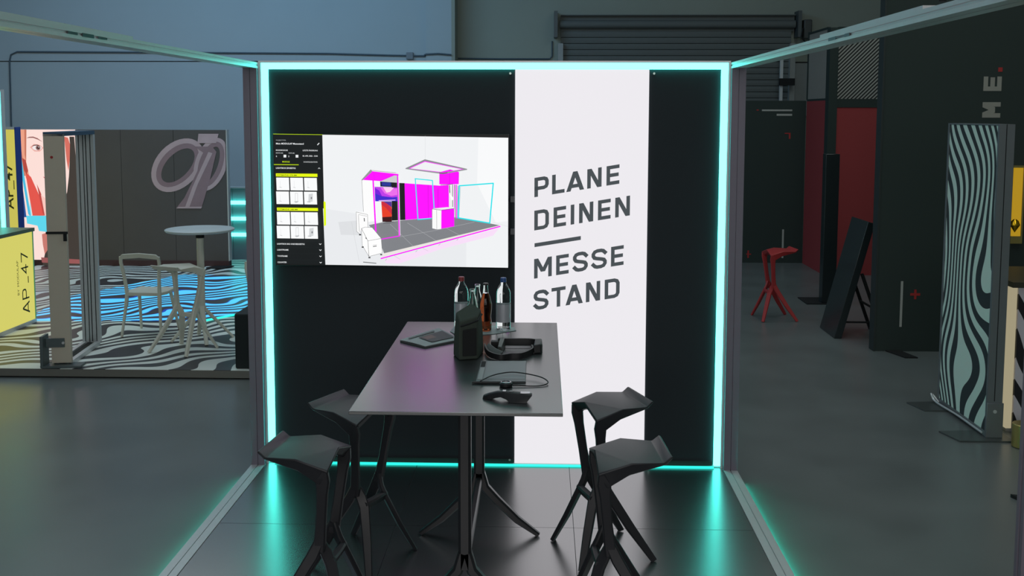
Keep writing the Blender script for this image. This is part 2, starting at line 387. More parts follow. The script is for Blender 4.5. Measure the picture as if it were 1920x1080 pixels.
# ================================================================== wall screen
sn = thing('wall_screen', 'large wall-mounted monitor showing a magenta stand planning interface', 'monitor', (.82, -.06, 1.28))
YS = -.0605
def scr(a, c, lay=0):
    px, py = 500+a/4, 240+c/4
    X = .0963+(px-512)*.003263-(py-251)/247*.0155*max(0, (953-px))/441
    Z = 2.0905-(px-512)*2.2e-5-(py-251)*.003272
    return (X, YS-.0003*lay, Z)
b = MB(); b.box(.094, 1.538, -.06, .02, 1.277, 2.092, mat('screen_housing', rgb(14, 16, 18), .5)); loc(b.build('housing', sn, bevel=.003), sn)
class Scr(MB):
    def __init__(s): super().__init__(); s.l = 1; s.keep = False
    def p(s, col, *pts):
        s.l += 1
        s.poly([scr(a, c, s.l) for a, c in pts], print_em(*col) if not hasattr(col, 'node_tree') else col)
    def line(s, col, pts, w):
        s.l += 1
        for (a, c), (d, e) in zip(pts[:-1], pts[1:]):
            n = math.hypot(d-a, e-c); nx, ny = -(e-c)/n*w/2, (d-a)/n*w/2; ex, ey = (d-a)/n*w/2*.6, (e-c)/n*w/2*.6
            s.poly([scr(a+nx-ex, c+ny-ey, s.l), scr(d+nx+ex, e+ny+ey, s.l), scr(d-nx+ex, e-ny+ey, s.l), scr(a-nx-ex, c-ny-ey, s.l)], print_em(*col))
    def t(s, col, x, y, txt, size, xs=1.0, bold=.012):
        s.l += 1
        text_into(s, txt, size, print_em(*col), lambda u, v: scr(x+u, y-v, s.l), xs, bold)
MG = (255, 0, 255); CY = (25, 228, 236)
v = Scr()
v.p((240, 242, 244), (420, 48), (1812, 58), (1812, 1032), (443, 1027))
v.p((233, 235, 238), (425, 600), (700, 640), (1100, 820), (1500, 780), (1500, 1030), (443, 1027))
v.p((248, 249, 250), (1590, 60), (1811, 60), (1811, 680), (1720, 690), (1580, 400))
v.p((222, 224, 227), (540, 702), (690, 688), (720, 800), (560, 798))
v.line((205, 207, 210), [(640, 700), (700, 1010)], 2); v.line((205, 207, 210), [(1192, 50), (1192, 224)], 1.5)
v.line((225, 226, 229), [(1700, 690), (1810, 720)], 3)
v.p((128, 130, 135), (770, 722), (870, 700), (1050, 680), (1240, 663), (1440, 655), (1748, 712), (884, 934), (835, 800))
for a in ([(930, 712), (1105, 880)], [(1060, 702), (1275, 834)], [(1240, 680), (1450, 790)], [(1000, 808), (1250, 760), (1560, 690)]): v.line((168, 170, 174), a, 2.5)
v.p((236, 230, 226), (884, 934), (1748, 712), (1752, 720), (868, 962))
v.p((248, 222, 248), (890, 990), (1752, 728), (1700, 790), (1300, 900), (1000, 1010), (900, 1010))
v.line(MG, [(862, 974), (1752, 720)], 9)
for (a, c) in ((900, 982), (1128, 914), (1300, 862), (1435, 822)): v.line((150, 130, 150), [(a-6, c+6), (a+6, c-6)], 2)
v.line((200, 180, 200), [(960, 950), (1005, 978)], 2); v.line((200, 180, 200), [(1170, 888), (1215, 912)], 2)
# left booth
v.p((252, 252, 252), (718, 382), (805, 385), (832, 690), (735, 700)); v.line((60, 60, 62), [(718, 382), (735, 700)], 2)
v.p((245, 245, 246), (810, 392), (858, 392), (870, 700), (835, 700))
v.p(MG, (720, 382), (796, 318), (965, 345), (862, 390)); v.p((205, 205, 207), (862, 390), (965, 345), (982, 350), (984, 400))
v.p((148, 150, 152), (717, 380), (785, 303), (800, 316), (722, 386)); v.p((236, 236, 236), (785, 303), (800, 302), (993, 326), (985, 335), (800, 316))
v.line((150, 150, 152), [(800, 312), (975, 326)], 3)
v.p((22, 26, 72), (856, 392), (985, 400), (985, 434), (858, 430)); v.p((40, 50, 150), (868, 396), (935, 400), (935, 425), (870, 424))
v.p((20, 22, 24), (943, 400), (1042, 403), (1046, 678), (944, 686))
v.p((232, 60, 34), (865, 542), (943, 542), (944, 690), (874, 692)); v.p((205, 40, 60), (865, 542), (900, 542), (944, 600), (944, 640), (900, 590), (866, 565))
v.p((86, 48, 150), (880, 542), (943, 542), (943, 585), (910, 560)); v.p((60, 12, 20), (872, 660), (944, 655), (944, 692), (874, 694))
v.line((30, 30, 32), [(874, 694), (958, 694)], 3); v.line((30, 30, 32), [(880, 706), (935, 704)], 2)
v.p((190, 60, 232), (815, 432), (990, 437), (990, 538), (820, 541))
v.p((62, 40, 205), (818, 470), (860, 500), (900, 505), (950, 510), (990, 505), (990, 538), (820, 541)); v.p((236, 110, 235), (860, 440), (900, 438), (990, 445), (990, 490), (940, 500), (890, 480))
v.p((255, 205, 240), (880, 436), (960, 438), (930, 470), (905, 475)); v.p((120, 20, 220), (817, 440), (850, 460), (872, 505), (818, 480)); v.line((255, 200, 255), [(848, 536), (970, 530)], 5)
# magenta wall
v.p(MG, (1040, 403), (1300, 418), (1370, 412), (1372, 580), (1252, 590), (1250, 660), (1046, 678))
v.line((175, 0, 180), [(1216, 420), (1218, 660)], 2); v.line((175, 0, 180), [(1290, 440), (1290, 585)], 2)
v.p((238, 239, 240), (1370, 412), (1402, 405), (1404, 580), (1372, 582)); v.line((40, 42, 44), [(1376, 416), (1378, 470)], 5); v.line((60, 62, 64), [(1399, 410), (1400, 575)], 4)
v.p((255, 255, 255), (1375, 480), (1400, 500), (1405, 520), (1392, 530)); v.line(MG, [(1411, 410), (1412, 580)], 5); v.line((150, 150, 152), [(1418, 412), (1420, 662)], 7)
v.line(MG, [(1429, 412), (1430, 660)], 8); v.line((120, 122, 124), [(1440, 420), (1437, 655)], 4)
# ring overhead
v.p((140, 142, 144), (1048, 290), (1192, 223), (1507, 291), (1507, 298), (1328, 332), (1048, 296)); v.p(MG, (1072, 292), (1192, 236), (1482, 294), (1327, 322))
v.p((240, 242, 244), (1084, 292), (1192, 242), (1466, 294), (1326, 317))
v.p(MG, (1300, 318), (1380, 296), (1447, 315), (1445, 405), (1375, 408), (1300, 408)); v.line((180, 0, 185), [(1377, 298), (1377, 408)], 2)
v.p((150, 152, 154), (1048, 290), (1327, 321), (1507, 291), (1507, 298), (1328, 332), (1048, 297)); v.p((110, 112, 114), (1300, 318), (1327, 321), (1360, 316), (1362, 325), (1328, 332), (1300, 328))
v.line((30, 30, 32), [(1310, 412), (1375, 409), (1400, 404)], 3)
# light frames
v.line(CY, [(1121, 370), (1141, 674), (1242, 664)], 7); v.line(CY, [(1119, 368), (1249, 380), (1262, 592)], 7)
v.line(CY, [(1449, 420), (1440, 657), (1676, 694), (1702, 396), (1447, 418)], 9); v.line((120, 190, 192), [(1457, 425), (1447, 652)], 3)
# counter
v.p((250, 250, 250), (1248, 594), (1317, 600), (1315, 742), (1282, 746), (1247, 738)); v.p(MG, (1316, 600), (1412, 588), (1412, 722), (1315, 740))
v.p((238, 238, 239), (1248, 590), (1360, 578), (1414, 586), (1316, 600)); v.line((40, 40, 42), [(1247, 592), (1316, 601), (1414, 587)], 3); v.line((90, 90, 92), [(1281, 600), (1282, 746)], 2)
v.line((60, 60, 62), [(1247, 592), (1247, 738)], 2)
# front frame of the left booth
v.p((255, 255, 255), (985, 345), (1000, 345), (1010, 795), (998, 798)) ; v.line((150, 150, 150), [(985, 350), (996, 795)], 3)
v.line(MG, [(803, 322), (828, 800)], 11); v.line(MG, [(800, 322), (992, 341)], 13); v.line(MG, [(990, 341), (1003, 798)], 9); v.line(MG, [(868, 824), (1005, 798)], 7)
# transport cases
OL = (50, 52, 54)
v.p((252, 252, 252), (680, 622), (765, 618), (770, 640), (768, 738), (712, 760), (704, 788), (684, 768)); v.line(OL, [(680, 622), (684, 768), (710, 790)], 2); v.line(OL, [(680, 622), (765, 640), (768, 738)], 2); v.line(OL, [(697, 645), (704, 770)], 2); v.line(OL, [(740, 668), (742, 690)], 6); v.line((120, 122, 124), [(696, 640), (760, 652)], 2)
v.p((253, 253, 253), (720, 745), (745, 735), (800, 736), (868, 818), (876, 928), (776, 956), (726, 872))
v.line(OL, [(720, 745), (768, 838), (776, 956)], 2.5); v.line(OL, [(768, 838), (868, 818), (876, 928), (776, 956), (726, 872), (720, 745), (745, 735), (800, 736), (868, 818)], 2)
v.line(OL, [(808, 880), (832, 876)], 5); v.line((150, 150, 152), [(806, 870), (834, 865)], 2); v.line(OL, [(752, 815), (758, 822)], 5)
for a, c in ((780, 964), (868, 940), (710, 792), (730, 885)): v.line((30, 30, 32), [(a-5, c), (a+5, c)], 9)
v.line((110, 112, 114), [(735, 998), (830, 1006)], 6)
v.p((228, 255, 0), (437, 545), (447, 545), (453, 552), (456, 718), (450, 728), (440, 728))
loc(v.build('planning_view', sn), sn)
# side bar
DK = (17, 22, 24); WH = (235, 238, 240); YE = (232, 250, 0)
v = Scr()
v.p(DK, (49, 44), (420, 48), (443, 1027), (75, 1027))
v.line((176, 205, 0), [(50, 46), (420, 48)], 4)
v.t((150, 155, 158), 70, 96, 'PROJEKTTITEL', 12); v.t(WH, 70, 123, 'Mein MODULAP Messestand', 18, .98, .018)
v.line(WH, [(384, 124), (396, 111)], 6)
v.t(WH, 70, 171, 'BODENFLÄCHE', 13.5, .95, .016); v.t(WH, 272, 171, 'LETZTE ÄNDERUNG', 13.5, .92, .016)
v.t((190, 194, 196), 70, 191, 'BREITE (M)', 11, 1.05); v.t((190, 194, 196), 165, 191, 'TIEFE (M)', 11, 1.05)
v.t(WH, 71, 217, '6', 16, 1, .016); v.t(WH, 164, 217, '5', 16, 1, .016); v.t(WH, 272, 212, '08. APR. 2025 - 15:00', 13.5, .95, .016)
v.p(WH, (129, 200), (149, 200), (149, 220), (129, 220)); v.p(WH, (220, 200), (240, 200), (240, 220), (220, 220))
v.t((200, 232, 0), 119, 257, 'MODULE', 14.5, .95, .016); v.t((200, 203, 205), 280, 257, 'KONFIGURATION', 13.5, .95)
v.line((176, 205, 0), [(58, 274), (241, 274)], 6)
v.t(WH, 71, 305, 'LIGHTBOX EINSEITIG', 16, .98, .018)
v.line(WH, [(390, 302), (397, 295), (404, 302)], 3)
v.p(YE, (71, 340), (384, 340), (385, 363), (72, 363)); v.t((50, 55, 10), 78, 357, 'SYSTEMHÖHE: 2790 MM', 12.5, 1.15, .02)
v.p(YE, (79, 597), (388, 597), (389, 620), (80, 620)); v.t((50, 55, 10), 84, 614, 'SYSTEMHÖHE: 2480 MM', 12.5, 1.15, .02)
def card(x0, y0, x1, y1, kind):
    v.p((250, 251, 252), (x0, y0), (x1, y0), (x1+4, y1), (x0+4, y1))
    cx = (x0+x1)/2; gy = (196, 198, 200)
    if kind == 0: v.line(gy, [(cx-22, y1-24), (cx-8, y1-20)], 4); v.line((222, 224, 226), [(cx-18, y0+25), (cx-16, y1-26)], 2)
    elif kind == 1: v.p((190, 192, 194), (cx-18, y1-20), (cx+16, y1-26), (cx+14, y1-16), (cx-4, y1-10)); v.line((205, 206, 208), [(cx-8, y0+12), (cx-8, y1-22), (cx+10, y1-22), (cx+10, y0+12), (cx-8, y0+12)], 3)
    else: v.p((212, 214, 216), (cx-12, y0+18), (cx+20, y0+12), (cx+18, y1-22), (cx-14, y1-16)); v.p((130, 132, 136), (cx+4, y0+40), (cx+14, y0+38), (cx+14, y0+54), (cx+4, y0+54)); v.line((170, 172, 174), [(cx-22, y1-20), (cx, y1-18)], 5)
for (yy, ks) in ((371, (0, 0, 0)), (475, (0, 1, 2))):
    for i in range(3): card(74+i*105, yy, 168+i*105+2, yy+95, ks[i])
for (yy, ks) in ((629, (0, 0, 0)), (733, (0, 1, 2))):
    for i in range(3): card(80+i*105, yy, 174+i*105+4, yy+95, ks[i])
for yy, tx in ((875, 'LIGHTBOX BIG ONE BEIDSEITIG'), (920, 'LIGHTFRAME'), (967, 'TOOFRAME'), (1014, 'COUNTER')):
    k = (yy-875)*.03
    v.t(WH, 84+k, yy, tx, 15.5, .94, .018); v.line(WH, [(402+k, yy-10), (409+k, yy-3), (416+k, yy-10)], 4)
    v.line((30, 36, 38), [(75, yy-27), (432, yy-27)], 1.5)
loc(v.build('side_bar', sn), sn)
for x, zz in ((1.548, 1.69), (1.548, 1.49)):
    o = boxobj('mount_clip', x, x+.022, -.012, .02, zz-.018, zz+.018, mat('clip_grey', rgb(90, 92, 98), .4), sn); loc(o, sn)

# ================================================================== bar table
TX0, TX1, TY0, TY1, TZ = 1.015, 1.826, -2.512, -.828, 1.09
tb = thing('bar_table', 'long black bar-height table in the middle of the booth', 'table', (1.42, -1.67, 0))
o = boxobj('table_top', TX0, TX1, TY0, TY1, TZ-.013, TZ, M['tabletop'], tb, bevel=.002); loc(o, tb)
ZC = [0.]
def beam(b, pts, dims, side, mt, cap=True):
    """rounded rectangular bar along pts; dims = (width along side, thickness); side = direction of the width"""
    pts = [Vector(p) for p in pts]; rings = []
    for i, p in enumerate(pts):
        t = (pts[min(i+1, len(pts)-1)]-pts[max(i-1, 0)]).normalized(); s = Vector(side)
        s = (s-t*s.dot(t)).normalized(); n = t.cross(s).normalized(); wd, th = dims[i] if isinstance(dims, list) else dims
        a, c = wd/2, th/2; k = min(a, c)*.45
        rings.append([p+s*x+n*y for x, y in ((a-k, -c), (a, -c+k), (a, c-k), (a-k, c), (-a+k, c), (-a, c-k), (-a, -c+k), (-a+k, -c))])
        for q in rings[-1]:
            if abs(p.z-ZC[0]) < .02: q.z = max(q.z, ZC[0]+.001)
    b.loft(rings, mt, cap)
YR, YF = -1.07, -2.05
for yy in (YR, YF):
    b = MB(); beam(b, [(1.42, yy, TZ-.02), (1.42, yy, .42), (1.42, yy, .27)], (.055, .05), (1, 0, 0), M['frame'])
    loc(b.build('column', tb, smooth=True), tb)
    for sx in (-1, 1):
        b = MB(); beam(b, [(1.42+sx*.008, yy, .34), (1.42+sx*.03, yy, .262), (1.42+sx*.09, yy, .195), (1.42+sx*.2, yy, .088), (1.42+sx*.31, yy, .004)], [(.05, .044), (.05, .046), (.046, .044), (.04, .038), (.032, .03)], (0, 1, 0), M['frame'])
        loc(b.build('leg', tb, smooth=True), tb)
    b = MB(); b.box(1.2, 1.64, yy-.03, yy+.03, TZ-.028, TZ-.0131, M['frame']); loc(b.build('support_bracket', tb, bevel=.005), tb)
b = MB(); beam(b, [(1.42, YR, .3), (1.42, YF, .3)], (.045, .035), (0, 0, 1), M['frame']); loc(b.build('stretcher', tb, smooth=True), tb)

# ================================================================== faceted bar stool
def make_stool(name, label, mt, group=None):
    t = thing(name, label, 'stool', group=group)
    b = MB(); P = {}
    def pt(k, x, y, z): P[k] = (x, y, z); P[k+'-'] = (x, -y, z)
    P['M'] = (.112, 0, .782); P['UM'] = (.098, 0, .748); P['U'] = (-.03, 0, .742); P['UB'] = (-.16, 0, .752)
    pt('C', .116, .168, .734); pt('S', -.03, .17, .779); pt('B', -.163, .15, .772); pt('R', -.196, .148, .80); pt('R2', -.205, .142, .79)
    pt('CL', .075, .165, .668); pt('L', -.02, .155, .722); pt('BL', -.18, .128, .757); pt('UC', .09, .12, .70)
    def f(*ks, both=True):
        b.poly([P[k] for k in ks], mt)
        if both: b.poly([P[k] if k in ('M', 'UM', 'U', 'UB') else P[k+'-'] for k in ks][::-1], mt)
    f('M', 'C', 'S'); f('M', 'S', 'S-', both=False); f('S', 'B', 'B-', 'S-', both=False); f('B', 'R', 'R-', 'B-', both=False)
    f('R', 'R2', 'R2-', 'R-', both=False); f('R2', 'BL', 'BL-', 'R2-', both=False)
    f('C', 'CL', 'L', 'S'); f('S', 'L', 'BL', 'B'); f('B', 'BL', 'R2', 'R')
    f('M', 'UM', 'UC', 'C'); f('C', 'UC', 'CL'); f('UM', 'U', 'L', 'UC'); f('UC', 'L', 'CL'); f('U', 'UB', 'BL', 'L'); b.poly([P['UB'], P['BL'], P['BL-']], mt)
    b.build('seat', t, bevel=.007, seg=3, angle=50)
    for s in (-1, 1):
        b = MB(); beam(b, [(.098, s*.158, .73), (.086, s*.150, .69), (.080, s*.140, .63), (.066, s*.118, .50), (.052, s*.100, .39), (.048, s*.098, .36)], [(.03, .024), (.06, .028), (.047, .028), (.043, .027), (.05, .028), (.05, .028)], (1, 0, .15), mt); b.build('upright', t, smooth=True)
        b = MB(); beam(b, [(.052, s*.096, .405), (.072, s*.084, .35), (.095, s*.088, .30), (.145, s*.138, .15), (.197, s*.198, .002)], [(.036, .022), (.05, .024), (.05, .025), (.044, .024), (.034, .021)], (1, -s*.8, .2), mt); b.build('leg', t, smooth=True)
        b = MB(); beam(b, [(.052, s*.098, .405), (.022, s*.106, .34), (-.08, s*.150, .17), (-.188, s*.198, .002)], [(.044, .028), (.05, .027), (.045, .026), (.035, .022)], (1, 0, -.3), mt); b.build('leg', t, smooth=True)
    b = MB(); beam(b, [(.092, -.09, .308), (.094, 0, .308), (.092, .09, .308)], (.042, .034), (.35, 0, 1), mt)
    b.build('footrest', t, smooth=True)
    return t
st0 = make_stool('bar_stool', 'faceted charcoal bar stool at the right of the table, nearer the white banner', M['plastic'], 'charcoal bar stools around the table')
st0.location = (2.061, -1.239, .0006); st0.rotation_euler.z = 3.49
for x, y, a, lb in ((2.081, -2.0, 3.211, 'faceted charcoal bar stool at the right front corner of the table, nearest the viewer'),
                    (.838, -1.351, -.454, 'faceted charcoal bar stool tucked under the left table edge, nearer the black wall'),
                    (.766, -2.0, -.109, 'faceted charcoal bar stool at the left front, beside the left floor rail')):
    s = copy_tree(st0); s.location = (x, y, .0006); s.rotation_euler.z = a; s['label'] = lb
s = make_stool('bar_stool', 'red faceted bar stool standing on the dark concrete at the right', M['rplastic']); s.location = (4.35, 5.09, H+.001); s.rotation_euler.z = PI+.1
s = make_stool('bar_stool', 'white faceted bar stool on the zebra floor beside the round table', M['wplastic']); s.location = (-1.589, 2.961, .02); s.rotation_euler.z = 1.18; s.scale = (1.1, 1.1, 1.03)

# ================================================================== things on the table
glass = mat('water_glass', (.93, 1, .97), .02, trans=1, ior=1.36, noise=0)
clear = mat('clear_glass', (.85, .97, .92), .02, trans=1, ior=1.3, noise=0)
cola = mat('cola', (.24, .06, .02), .03, trans=1, ior=1.36, noise=0)
lab = mat('silver_label', rgb(190, 194, 202), .35, metal=.3, noise=.05)
def water(x, y, cap, label):
    t = thing('water_bottle', label, 'bottle', (x, y, TZ+.004), group=None)
    b = MB(); b.lathe([(.028, 0), (.036, .004), (.038, .012), (.038, .19), (.036, .203), (.028, .222), (.0165, .241), (.0145, .25)], glass); b.build('body', t, smooth=True)
    b = MB(); b.lathe([(.0388, .043), (.0388, .136)], lab, cap=False); b.build('paper_label', t, smooth=True)
    b = MB(); b.lathe([(.0155, .2505), (.0155, .271), (.014, .273)], cap, seg=20); b.build('cap', t, smooth=True)
water(1.544, -1.03, mat('blue_cap', rgb(52, 88, 150), .4), 'glass water bottle with blue cap at the right of the bottle group')
water(1.324, -1.01, mat('red_cap', rgb(140, 52, 56), .4), 'glass water bottle with red cap at the left, behind the dark pouch')
t = thing('cola_bottle', 'contoured glass bottle of brown cola between the clear bottles and blue-capped one', 'bottle', (1.454, -1.066, TZ+.004))
b = MB(); b.lathe([(.024, 0), (.030, .006), (.031, .04), (.027, .075), (.031, .115), (.0315, .14), (.024, .175), (.0155, .198)], cola); b.build('body', t, smooth=True)
b = MB(); b.lathe([(.0152, .1985), (.012, .225), (.0115, .24)], clear); b.build('neck', t, smooth=True)
b = MB(); b.lathe([(.0145, .2405), (.0145, .247), (.012, .25)], mat('bottle_crown', rgb(60, 58, 58), .35, metal=.6), seg=20); b.build('cap', t, smooth=True)
for x, y, z, lb in ((1.408, -1.0, .232, 'taller empty clear glass bottle behind the pouch, beside the cola'), (1.387, -1.085, .222, 'shorter empty clear glass bottle right behind the pouch top')):
    b = MB(); b.lathe([(.024, 0), (.029, .006), (.03, .12), (.022, .165), (.0135, .195), (.0125, z-.012), (.0145, z-.01), (.0145, z), (.0105, z), (.009, z-.02), (.0105, .195), (.018, .165), (.026, .12), (.026, .012)], clear)
    tag(b.build('glass_bottle', smooth=True, loc=(x, y, TZ+.004)), lb, 'bottle', 'empty clear glass bottles')
# paper under the bottles
b = MB(); pts = [(1.27, -1.08), (1.30, -1.15), (1.443, -1.152), (1.50, -1.135), (1.55, -1.09), (1.612, -1.045), (1.60, -.99), (1.514, -.93), (1.40, -.94), (1.28, -.95)]
b.loft([[(x, y, TZ+.0008+h_+(.004*max(0, math.sin(i*1.3))) * (h_ > 0)) for i, (x, y) in enumerate(pts)] for h_ in (0, .0018)], mat('pale_paper', rgb(150, 165, 165), .6))
tag(b.build('paper_sheet'), 'crumpled pale sheet of paper lying under the bottles', 'paper')
# dark pouch
fel = mat('dark_felt', rgb(66, 74, 68), .9, spec=.15, noise=.2, nscale=150)
t = thing('fabric_pouch', 'upright dark fabric pouch standing on the table in front of the bottles', 'bag', (1.40, -1.62, TZ))
b = MB()
bo = [(1.332, -1.594), (1.368, -1.697), (1.452, -1.668), (1.470, -1.53), (1.40, -1.50)]
tp = [(1.345, -1.600, .203), (1.370, -1.688, .176), (1.450, -1.655, .196), (1.462, -1.58, .214), (1.41, -1.53, .236)]
ri = []
for k in range(7):
    u = k/6; bulge = 1+.035*math.sin(u*PI)
    ri.append([(1.40+(bx+(tx-bx)*u-1.40)*bulge, -1.61+(by+(ty-by)*u+1.61)*bulge, .001+u*tz) for (bx, by), (tx, ty, tz) in zip(bo, tp)])
b.loft(ri, fel); o = b.build('pouch_body', t, bevel=.006, angle=30); o.location = (-1.40, 1.62, 0)
b = MB(); b.tube([(1.374, -1.697, .158), (1.41, -1.690, .168), (1.45, -1.668, .18), (1.466, -1.60, .196)], .0045, M['dark']); o = b.build('zipper', t, smooth=True); o.location = (-1.40, 1.62, 0)
b = MB(); b.hexa([(1.385, -1.702, .02), (1.447, -1.682, .02), (1.445, -1.676, .02), (1.384, -1.695, .02), (1.386, -1.701, .14), (1.447, -1.678, .148), (1.445, -1.672, .148), (1.384, -1.694, .14)], M['dark']); o = b.build('front_pocket', t, bevel=.002); o.location = (-1.40, 1.62, 0)  # darker panel over most of the pouch front
# strapped headset
hs = thing('headset', 'black head-worn device with looped strap lying beside the pouch', 'headset', (1.6, -1.5, TZ))
blk = mat('black_rubber', rgb(24, 25, 28), .5, noise=.05); gry = mat('grey_elastic', rgb(92, 96, 96), .7)
def ribbon(b, pts, h, th, mt, tilt=0):
    pts = [Vector(p) for p in pts]; rings = []
    for i, p in enumerate(pts):
        tt = (pts[min(i+1, len(pts)-1)]-pts[max(i-1, 0)]); tt.z = 0; tt.normalize(); n = Vector((-tt.y, tt.x, 0))
        hh = h[i] if isinstance(h, list) else h; u = Vector((0, 0, 1))+n*tilt
        rings.append([p-n*th/2, p+n*th/2, p+n*th/2+u*hh, p-n*th/2+u*hh])
    b.loft(rings, mt)
def smoothpath(pts, n=6):
    out = []
    P = [pts[0]]+list(pts)+[pts[-1]]
    for i in range(1, len(P)-2):
        p0, p1, p2, p3 = [Vector(q) for q in P[i-1:i+3]]
        for k in range(n):
            t = k/n; out.append(.5*((2*p1)+(-p0+p2)*t+(2*p0-5*p1+4*p2-p3)*t*t+(-p0+3*p1-3*p2+p3)*t**3))
    out.append(Vector(pts[-1])); return out
z0 = TZ+.001
b = MB(); ribbon(b, smoothpath([(1.475, -1.52, z0+.012), (1.50, -1.63, z0+.004), (1.555, -1.685, z0), (1.60, -1.66, z0), (1.655, -1.645, z0), (1.70, -1.56, z0+.002), (1.698, -1.50, z0+.005)]), .026, .008, blk); loc(b.build('front_strap', hs, smooth=True), hs)
b = MB(); ribbon(b, smoothpath([(1.535, -1.42, z0+.004), (1.60, -1.40, z0), (1.69, -1.40, z0), (1.735, -1.44, z0), (1.742, -1.52, z0)]), .038, .012, blk); loc(b.build('rear_strap', hs, smooth=True), hs)
b = MB(); b.hexa([(1.706, -1.56, z0), (1.745, -1.55, z0), (1.75, -1.42, z0), (1.712, -1.42, z0), (1.706, -1.555, z0+.04), (1.742, -1.545, z0+.044), (1.745, -1.43, z0+.046), (1.712, -1.43, z0+.044)], blk); loc(b.build('side_housing', hs, bevel=.006), hs)
b = MB(); ribbon(b, [(1.475, -1.53, z0+.022), (1.51, -1.59, z0+.012), (1.548, -1.65, z0+.01)], .018, .004, gry, 1.2); loc(b.build('elastic_band', hs), hs)
b = MB(); b.hexa([(1.535, -1.55, z0), (1.56, -1.56, z0), (1.57, -1.42, z0), (1.54, -1.41, z0), (1.538, -1.545, z0+.03), (1.556, -1.55, z0+.03), (1.565, -1.43, z0+.046), (1.543, -1.42, z0+.046)], mat('dark_buckle', rgb(64, 66, 64), .4)); b.box(1.50, 1.54, -1.44, -1.40, z0, z0+.03, blk); loc(b.build('buckle', hs, bevel=.003), hs)
b = MB(); ribbon(b, [(1.57, -1.445, z0), (1.70, -1.445, z0)], .012, .003, mat('satin_trim', rgb(170, 172, 178), .3, metal=.5)); loc(b.build('trim_bar', hs), hs)
# drawing tablet
tbm = mat('tablet_grey', rgb(98, 104, 108), .42); 
tt = thing('drawing_tablet', 'flat grey drawing tablet lying on the table before the headset', 'tablet', (1.58, -1.905, TZ))
b = MB(); b.hexa([(1.470, -2.086, TZ+.0005), (1.678, -2.078, TZ+.0005), (1.676, -1.722, TZ+.0005), (1.47, -1.73, TZ+.0005), (1.470, -2.086, TZ+.008), (1.678, -2.078, TZ+.008), (1.676, -1.722, TZ+.008), (1.47, -1.73, TZ+.008)], tbm); loc(b.build('tablet_body', tt, bevel=.002), tt)
b = MB(); b.hexa([(p[0], p[1], TZ+.0082+d) for d in (0, .0008) for p in ((1.50, -2.05), (1.674, -2.045), (1.673, -1.73), (1.50, -1.735))], mat('tablet_surface', rgb(122, 130, 134), .45)); loc(b.build('drawing_area', tt), tt)
b = MB(); b.box(1.475, 1.494, -2.06, -1.86, TZ+.0082, TZ+.0095, mat('key_strip', rgb(150, 156, 158), .4)); loc(b.build('key_strip', tt), tt)
b = MB(); b.box(1.475, 1.494, -1.84, -1.745, TZ+.0082, TZ+.009, M['dark']); loc(b.build('logo_patch', tt), tt)
b = MB(); b.tube([(1.455, -2.10, TZ+.0062), (1.47, -2.101, TZ+.0062), (1.62, -2.098, TZ+.0062), (1.68, -2.096, TZ+.0062)], [.0045, .0055, .0055, .003], blk)
tag(b.build('stylus', smooth=True), 'thin black stylus lying along the front edge of the tablet', 'stylus')
# cable loop with puck
cb = thing('cable_dongle', 'round black puck with a looped black cable at the front of the tablet', 'cable', (1.6, -2.135, TZ))
b = MB(); zc = TZ+.012
b.tube(smoothpath([(1.49, -2.115, TZ+.016), (1.53, -2.03, zc+.004), (1.58, -1.985, zc+.006), (1.63, -1.97, zc+.006), (1.70, -2.0, zc+.004), (1.75, -2.045, TZ+.014), (1.772, -2.095, TZ+.008), (1.745, -2.13, TZ+.004), (1.69, -2.14, TZ+.004), (1.62, -2.135, TZ+.008)]), .0026, blk); loc(b.build('cable', cb, smooth=True), cb)
b = MB(); b.lathe([(.024, .0005), (.027, .004), (.027, .014), (.024, .017)], blk, (1.598, -2.135, TZ), 24); loc(b.build('puck', cb, smooth=True), cb)
b = MB(); b.lathe([(.022, .0172), (.022, .0195), (.017, .0205), (.016, .018)], mat('chrome_ring', rgb(150, 150, 154), .2, metal=1), (1.598, -2.135, TZ), 24); loc(b.build('ring', cb, smooth=True), cb)
# arched hand device
dv = thing('hand_controller', 'arched black hand controller with silver buttons near the front table edge', 'controller', (1.61, -2.34, TZ))
top = [(1.515, .012), (1.535, .021), (1.57, .032), (1.60, .036), (1.64, .036), (1.69, .034), (1.708, .034)]
bot = [(1.512, .001), (1.545, .001), (1.565, .010), (1.585, .016), (1.607, .010), (1.622, .001), (1.685, .001)]
dy = [.013, .016, .019, .020, .021, .021, .019]
b = MB(); rings = []
for (xt, zt), (xb, zb), d in zip(top, bot, dy):
    xo = -2.335-(xt-1.6)*.28
    rings.append([(xb, xo-d, TZ+zb), (xb, xo+d, TZ+zb), (xt, xo+d*.8, TZ+zt-.004), (xt, xo+d*.5, TZ+zt), (xt, xo-d*.5, TZ+zt), (xt, xo-d*.8, TZ+zt-.004)])
b.loft(rings, blk); loc(b.build('shell', dv, smooth=True, angle=60), dv)
sv = mat('silver_key', rgb(190, 190, 194), .25, metal=.8)
for bx, mt_ in (((1.592, 1.606, -2.345, -2.325, TZ+.036, TZ+.0385), sv), ((1.618, 1.634, -2.352, -2.33, TZ+.036, TZ+.038), mat('grey_key', rgb(90, 90, 94), .4)), ((1.662, 1.70, -2.37, -2.345, TZ+.0345, TZ+.0375), sv)):
    b = MB(); b.box(*bx, mt_); loc(b.build('button', dv, bevel=.001), dv)
